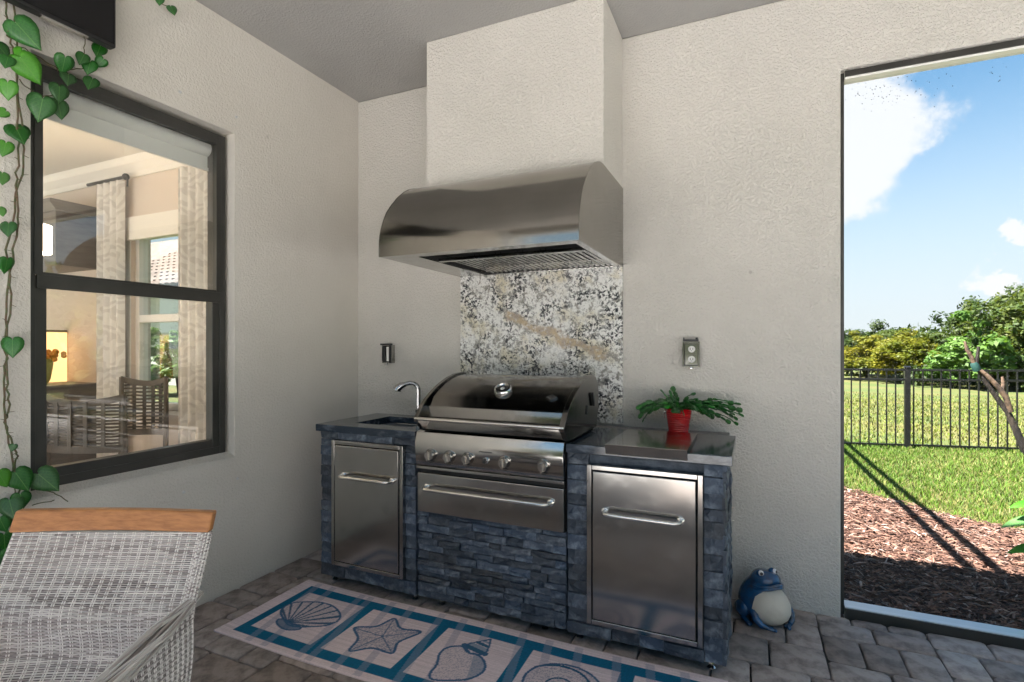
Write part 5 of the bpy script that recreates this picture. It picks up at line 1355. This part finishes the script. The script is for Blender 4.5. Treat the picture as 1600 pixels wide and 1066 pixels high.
# ------------------------------------------------------------------ trees
def crown_mesh(name, seedn, m, n_cl, per, rx, ry, rz, leaf, low=-.9):
    rs = np.random.RandomState(seedn); V = []; k = 0
    # clumps on an uneven shell
    cl_ = []
    while len(cl_) < n_cl:
        d = rs.normal(0, 1, 3); d /= np.linalg.norm(d)
        if d[2] < low: continue
        rad = rs.uniform(.35, 1.0)**.45*(1+.18*math.sin(d[0]*4+seedn)+.15*math.cos(d[1]*5+seedn*2))
        cl_.append((d*rad*np.array([rx, ry, rz]), rs.uniform(.14, .30)*min(rx, rz)*1.1))
    cen = np.array([c[0] for c in cl_]); rad = np.array([c[1] for c in cl_])
    N_ = n_cl*per; ci = np.repeat(np.arange(n_cl), per)
    D = rs.normal(0, 1, (N_, 3)); D /= np.linalg.norm(D, axis=1)[:, None]
    P = cen[ci]+D*(rad[ci]*rs.uniform(.45, 1.0, N_))[:, None]*np.array([1, 1, .8])
    nr = D+rs.normal(0, .6, (N_, 3)); nr[:, 2] += .4; nr /= np.linalg.norm(nr, axis=1)[:, None]
    t = np.cross(nr, rs.normal(0, 1, (N_, 3))); t /= np.linalg.norm(t, axis=1)[:, None]; s = np.cross(nr, t)
    L = (leaf*rs.uniform(.6, 1.4, N_))[:, None]
    Q = np.stack([P-t*L, P-s*L*.45, P+t*L, P+s*L*.45], 1).reshape(-1, 3)
    me = bpy.data.meshes.new(name); me.from_pydata(Q.tolist(), [], [(i*4, i*4+1, i*4+2, i*4+3) for i in range(N_)]); me.materials.append(m); return me
def trunk_mb(h, r, spread, seedn):
    rr = random.Random(seedn); b = MB(); b.tube([(0, 0, -.02), (rr.gauss(0, .05), rr.gauss(0, .05), h*.35), (rr.gauss(0, .1), 0, h*.6)], [r, r*.75, r*.5], 8)
    for k in range(6):
        a = rr.uniform(0, 6.28); b.tube([(0, 0, h*rr.uniform(.2, .5)), (math.cos(a)*spread*.4, math.sin(a)*spread*.4, h*.65), (math.cos(a)*spread*.8, math.sin(a)*spread*.8, h*.85)], [r*.5, r*.3, r*.1], 6)
    return b
protos = {}
for key, m_, args in (('oak', 'f_oak', (85, 150, 1, 1, 1, .050)), ('olive', 'f_olive', (85, 150, 1, 1, 1, .050)), ('bright', 'f_bright', (42, 130, 1, 1, 1, .075)), ('dark', 'f_dark', (85, 150, 1, 1, 1, .050))):
    protos[key] = [crown_mesh('crown', s_+len(key), M[m_], *args[:2], *args[2:5], args[5], low=-.75) for s_ in (1, 2)]
tm = bpy.data.meshes.new('trunk'); tb_ = trunk_mb(1, .045, .5, 1); tm.from_pydata(tb_.v, [], tb_.f); tm.materials.append(M['bark']); tm.shade_smooth()
KINDN = dict(oak='leafy green oak', olive='yellow green shrubby tree', bright='bright green young tree', dark='dark green evergreen')
def tree(x, y, h, w, key, label, group='trees along the far edge of the field', base=0.02):
    t = thing('field_tree', label, 'tree', (x, y, -.1), group)
    me = protos[key][rnd.randint(0, 1)]
    o = bpy.data.objects.new('crown', me); col.objects.link(o); o.parent = t
    cz = h*(1+base)/2; o.location = (0, 0, cz); o.scale = (w/2*1.1, w/2*1.1, h*(1-base)/2); o.rotation_euler = (0, 0, rnd.uniform(0, 6.28))
    o = bpy.data.objects.new('trunk', tm); col.objects.link(o); o.parent = t; o.scale = (h*.8, h*.8, h*.8); o.rotation_euler = (0, 0, rnd.uniform(0, 6.28))
# positions use depth y about 19-26 m ; picture columns run x = 6..20
TR = [
 (10.0, 20.0, 2.35, 2.6, 'bright', 'bright green young tree standing left of the fence post'),
 (11.3, 20.6, 3.1, 3.0, 'oak', 'mid height green oak directly right of the bright young tree'),
 (12.5, 21.2, 3.75, 3.6, 'oak', 'green oak whose rounded top rises left of the tallest crown'),
 (14.2, 22.0, 4.15, 4.6, 'olive', 'tallest yellow topped oak behind the leaning trunk'),
 (16.6, 22.5, 4.3, 4.4, 'oak', 'broad oak at the right edge of the opening'),
 (10.9, 22.5, 2.9, 2.8, 'dark', 'dark evergreen between the bright young tree and the oak'),
 (13.0, 23.5, 3.9, 3.2, 'dark', 'dark evergreen filling the gap behind two oaks'),
 (8.5, 23.0, 1.9, 2.8, 'olive', 'low yellow green shrub tree near the left of the opening'),
 (7.4, 25.0, 1.95, 2.6, 'olive', 'low olive shrub tree leftmost beside the wall edge'),
 (9.4, 26.0, 2.2, 3.2, 'oak', 'low green tree in the second row behind the bright one'),
 (15.3, 19.8, 2.2, 2.8, 'oak', 'short bushy oak low under the tall crowns'),
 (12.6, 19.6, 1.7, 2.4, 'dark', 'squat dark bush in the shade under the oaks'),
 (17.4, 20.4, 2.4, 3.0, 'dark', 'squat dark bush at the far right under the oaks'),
 (7.9, 28.5, 2.4, 3.0, 'dark', 'thin dark treetop poking above the low shrubs at left'),
 (11.4, 19.9, 1.5, 2.0, 'oak', 'small round bush between bright tree and dark bush'),
 (9.2, 20.6, 1.3, 1.5, 'bright', 'small bright bush behind the pickets left of the post'),
 (18.8, 23.0, 4.2, 4.2, 'olive', 'tall yellow green oak just beyond the right edge'),
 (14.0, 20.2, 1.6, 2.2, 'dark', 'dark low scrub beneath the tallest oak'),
 (16.3, 19.6, 1.5, 2.0, 'olive', 'low olive scrub beside the broad oak'),
]
for a in TR: tree(*a)
# garden hedges round the added deck, and a wood beyond the field: masses nobody could count
def mass(name, label, cat, x0, x1, y, h, n, m, dep=2.0, leaf=.16):
    rs = np.random.RandomState(n); A = []
    k = int(abs(x1-x0)/1.0)+2; hs_ = h*rs.uniform(.7, 1.15, k)
    X = rs.uniform(0, 1, n); hh = np.interp(X*(k-1), np.arange(k), hs_)*(.9+.12*np.sin(X*k*9)); Z = hh*rs.uniform(0, 1, n)**.6
    D = rs.uniform(-1, 1, n)*dep/2
    P = np.c_[x0+(x1-x0)*X, y+D, Z-.1]
    nr = rs.normal(0, 1, (n, 3)); nr /= np.linalg.norm(nr, axis=1)[:, None]; t = np.cross(nr, rs.normal(0, 1, (n, 3))); t /= np.linalg.norm(t, axis=1)[:, None]; q = np.cross(nr, t)
    L = (leaf*rs.uniform(.6, 1.4, n))[:, None]
    Q = np.stack([P-t*L, P-q*L*.5, P+t*L, P+q*L*.5], 1).reshape(-1, 3)
    me = bpy.data.meshes.new(name); me.materials.append(m)
    return me, Q, n
def mass_obj(name, label, cat, m, *parts):
    Q = np.concatenate([p[1] for p in parts]); n = len(Q)//4
    me = bpy.data.meshes.new(name); me.from_pydata(Q.tolist(), [], [(i*4, i*4+1, i*4+2, i*4+3) for i in range(n)]); me.materials.append(m)
    o = bpy.data.objects.new(name, me); col.objects.link(o); tag(o, label, cat, kind='stuff'); return o
p1 = mass('h', '', '', -10, 20, -21, 4.5, 15000, M['f_oak'], 3, .22)
p2 = mass('h', '', '', -16, 8, 18, 4.2, 9000, M['f_oak'], 2.5, .22); q2 = p2[1].copy(); p2 = (None, np.stack([q2[:, 1]*1.0, q2[:, 0], q2[:, 2]], 1), 0)
mass_obj('garden_hedge', 'tall mixed green hedge closing the garden behind the added deck', 'hedge', M['f_oak'], p1, p2)
p3 = mass('w', '', '', 2, 34, 29, 2.5, 16000, M['f_dark'], 3, .13)
mass_obj('far_wood', 'dense far wood behind the separate trees of the field', 'wood', M['f_dark'], p3)
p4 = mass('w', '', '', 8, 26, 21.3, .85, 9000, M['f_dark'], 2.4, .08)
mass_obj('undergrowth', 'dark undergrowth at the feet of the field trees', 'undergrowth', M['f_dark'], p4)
tree(-13.5, 7.6, 2.0, 2.4, 'bright', 'small bright green tree before the neighbouring house', None)
# leaning trunk in the yard
lt = thing('leaning_tree', 'leaning small tree with bare forked trunk bound with green tape', 'tree', (5.9, 4.6, -.1))
b = MB(); b.tube([(5.62, 4.6, -.12), (5.56, 4.6, .03), (5.415, 4.6, .233), (5.34, 4.6, .45), (5.278, 4.6, .62), (5.17, 4.6, .80), (5.075, 4.6, .97), (5.015, 4.6, 1.10), (4.985, 4.6, 1.15)], [.07, .055, .042, .034, .030, .026, .023, .021, .021], 10); b.build('trunk', M['bark'], lt, smooth=True)
b = MB(); b.tube([(5.295, 4.57, .63), (5.245, 4.56, .80), (5.17, 4.56, .92), (5.09, 4.56, 1.02), (5.03, 4.57, 1.09)], [.026, .030, .026, .024, .018], 9); b.build('peeled_limb', M['barktan'], lt, smooth=True)
b = MB(); b.tube([(4.99, 4.6, 1.12), (4.955, 4.6, 1.24), (4.915, 4.6, 1.33), (4.895, 4.6, 1.42)], [.024, .022, .020, .012], 9); b.build('limb', M['barktan'], lt, smooth=True)
b = MB(); b.tube([(5.0, 4.6, 1.12), (5.01, 4.6, 1.24), (5.02, 4.6, 1.36)], [.020, .018, .015], 9); b.build('limb', M['bark'], lt, smooth=True)
b = MB(); b.lathe((5.008, 4.6, 1.08), [(.036, 0), (.040, .03), (.038, .08), (.03, .10)], 12, (-.35, 0, 1)); b.build('tape', M['tape'], lt, smooth=True)
b = MB(); b.tube([(5.22, 4.56, .86), (5.225, 4.56, .95), (5.215, 4.56, 1.02)], [.022, .020, .012], 8); b.build('stub', M['barktan'], lt, smooth=True)
# big leaved shrub at the right edge
sh = thing('broad_leaf_shrub', 'shrub with long bright green leaves at the right edge of the opening', 'plant', (4.45, 1.15, -.1))
b = MB()
for dz, dx_ in ((.5, 0), (.32, .03), (.18, -.02)): b.tube([(4.45, 1.15, -.1), (4.42+dx_, 1.13, dz*.6), (4.33+dx_, 1.1, dz)], [.009, .007, .005], 6)
b.build('stem', M['stem'], sh, smooth=True)
def longleaf(c, tip, wdt):
    c = Vector(c); tip = Vector(tip); d = tip-c; sd = d.cross(Vector((0, -.7, .7))).normalized(); vs = []; fs = []
    n = 10
    for i in range(n+1):
        t = i/n; p = c+d*t+Vector((0, 0, .16*d.length*math.sin(math.pi*t*.9))); w_ = wdt*math.sin(math.pi*min(1, t*.93+.06))**.75
        vs += [p-sd*w_+Vector((0, 0, w_*.3)), p, p+sd*w_+Vector((0, 0, w_*.3))]
    for i in range(n): fs += [(i*3, i*3+1, i*3+4, i*3+3), (i*3+1, i*3+2, i*3+5, i*3+4)]
    b = MB(); b.add(vs, fs); b.build('leaf', M['leaf_lt'], sh, smooth=True, fix=False)
for c, t_, w_ in (((4.36, 1.12, .36), (4.072, 1.08, .362), .030), ((4.36, 1.12, .27), (4.035, 1.08, .235), .034), ((4.34, 1.12, .10), (4.064, 1.08, .085), .034), ((4.33, 1.1, .5), (4.20, 1.0, .45), .03), ((4.4, 1.12, .4), (4.65, 1.0, .42), .035), ((4.4, 1.12, .2), (4.7, 1.1, .2), .035), ((4.35, 1.12, .5), (4.45, 1.2, .75), .03)): longleaf(c, t_, w_)
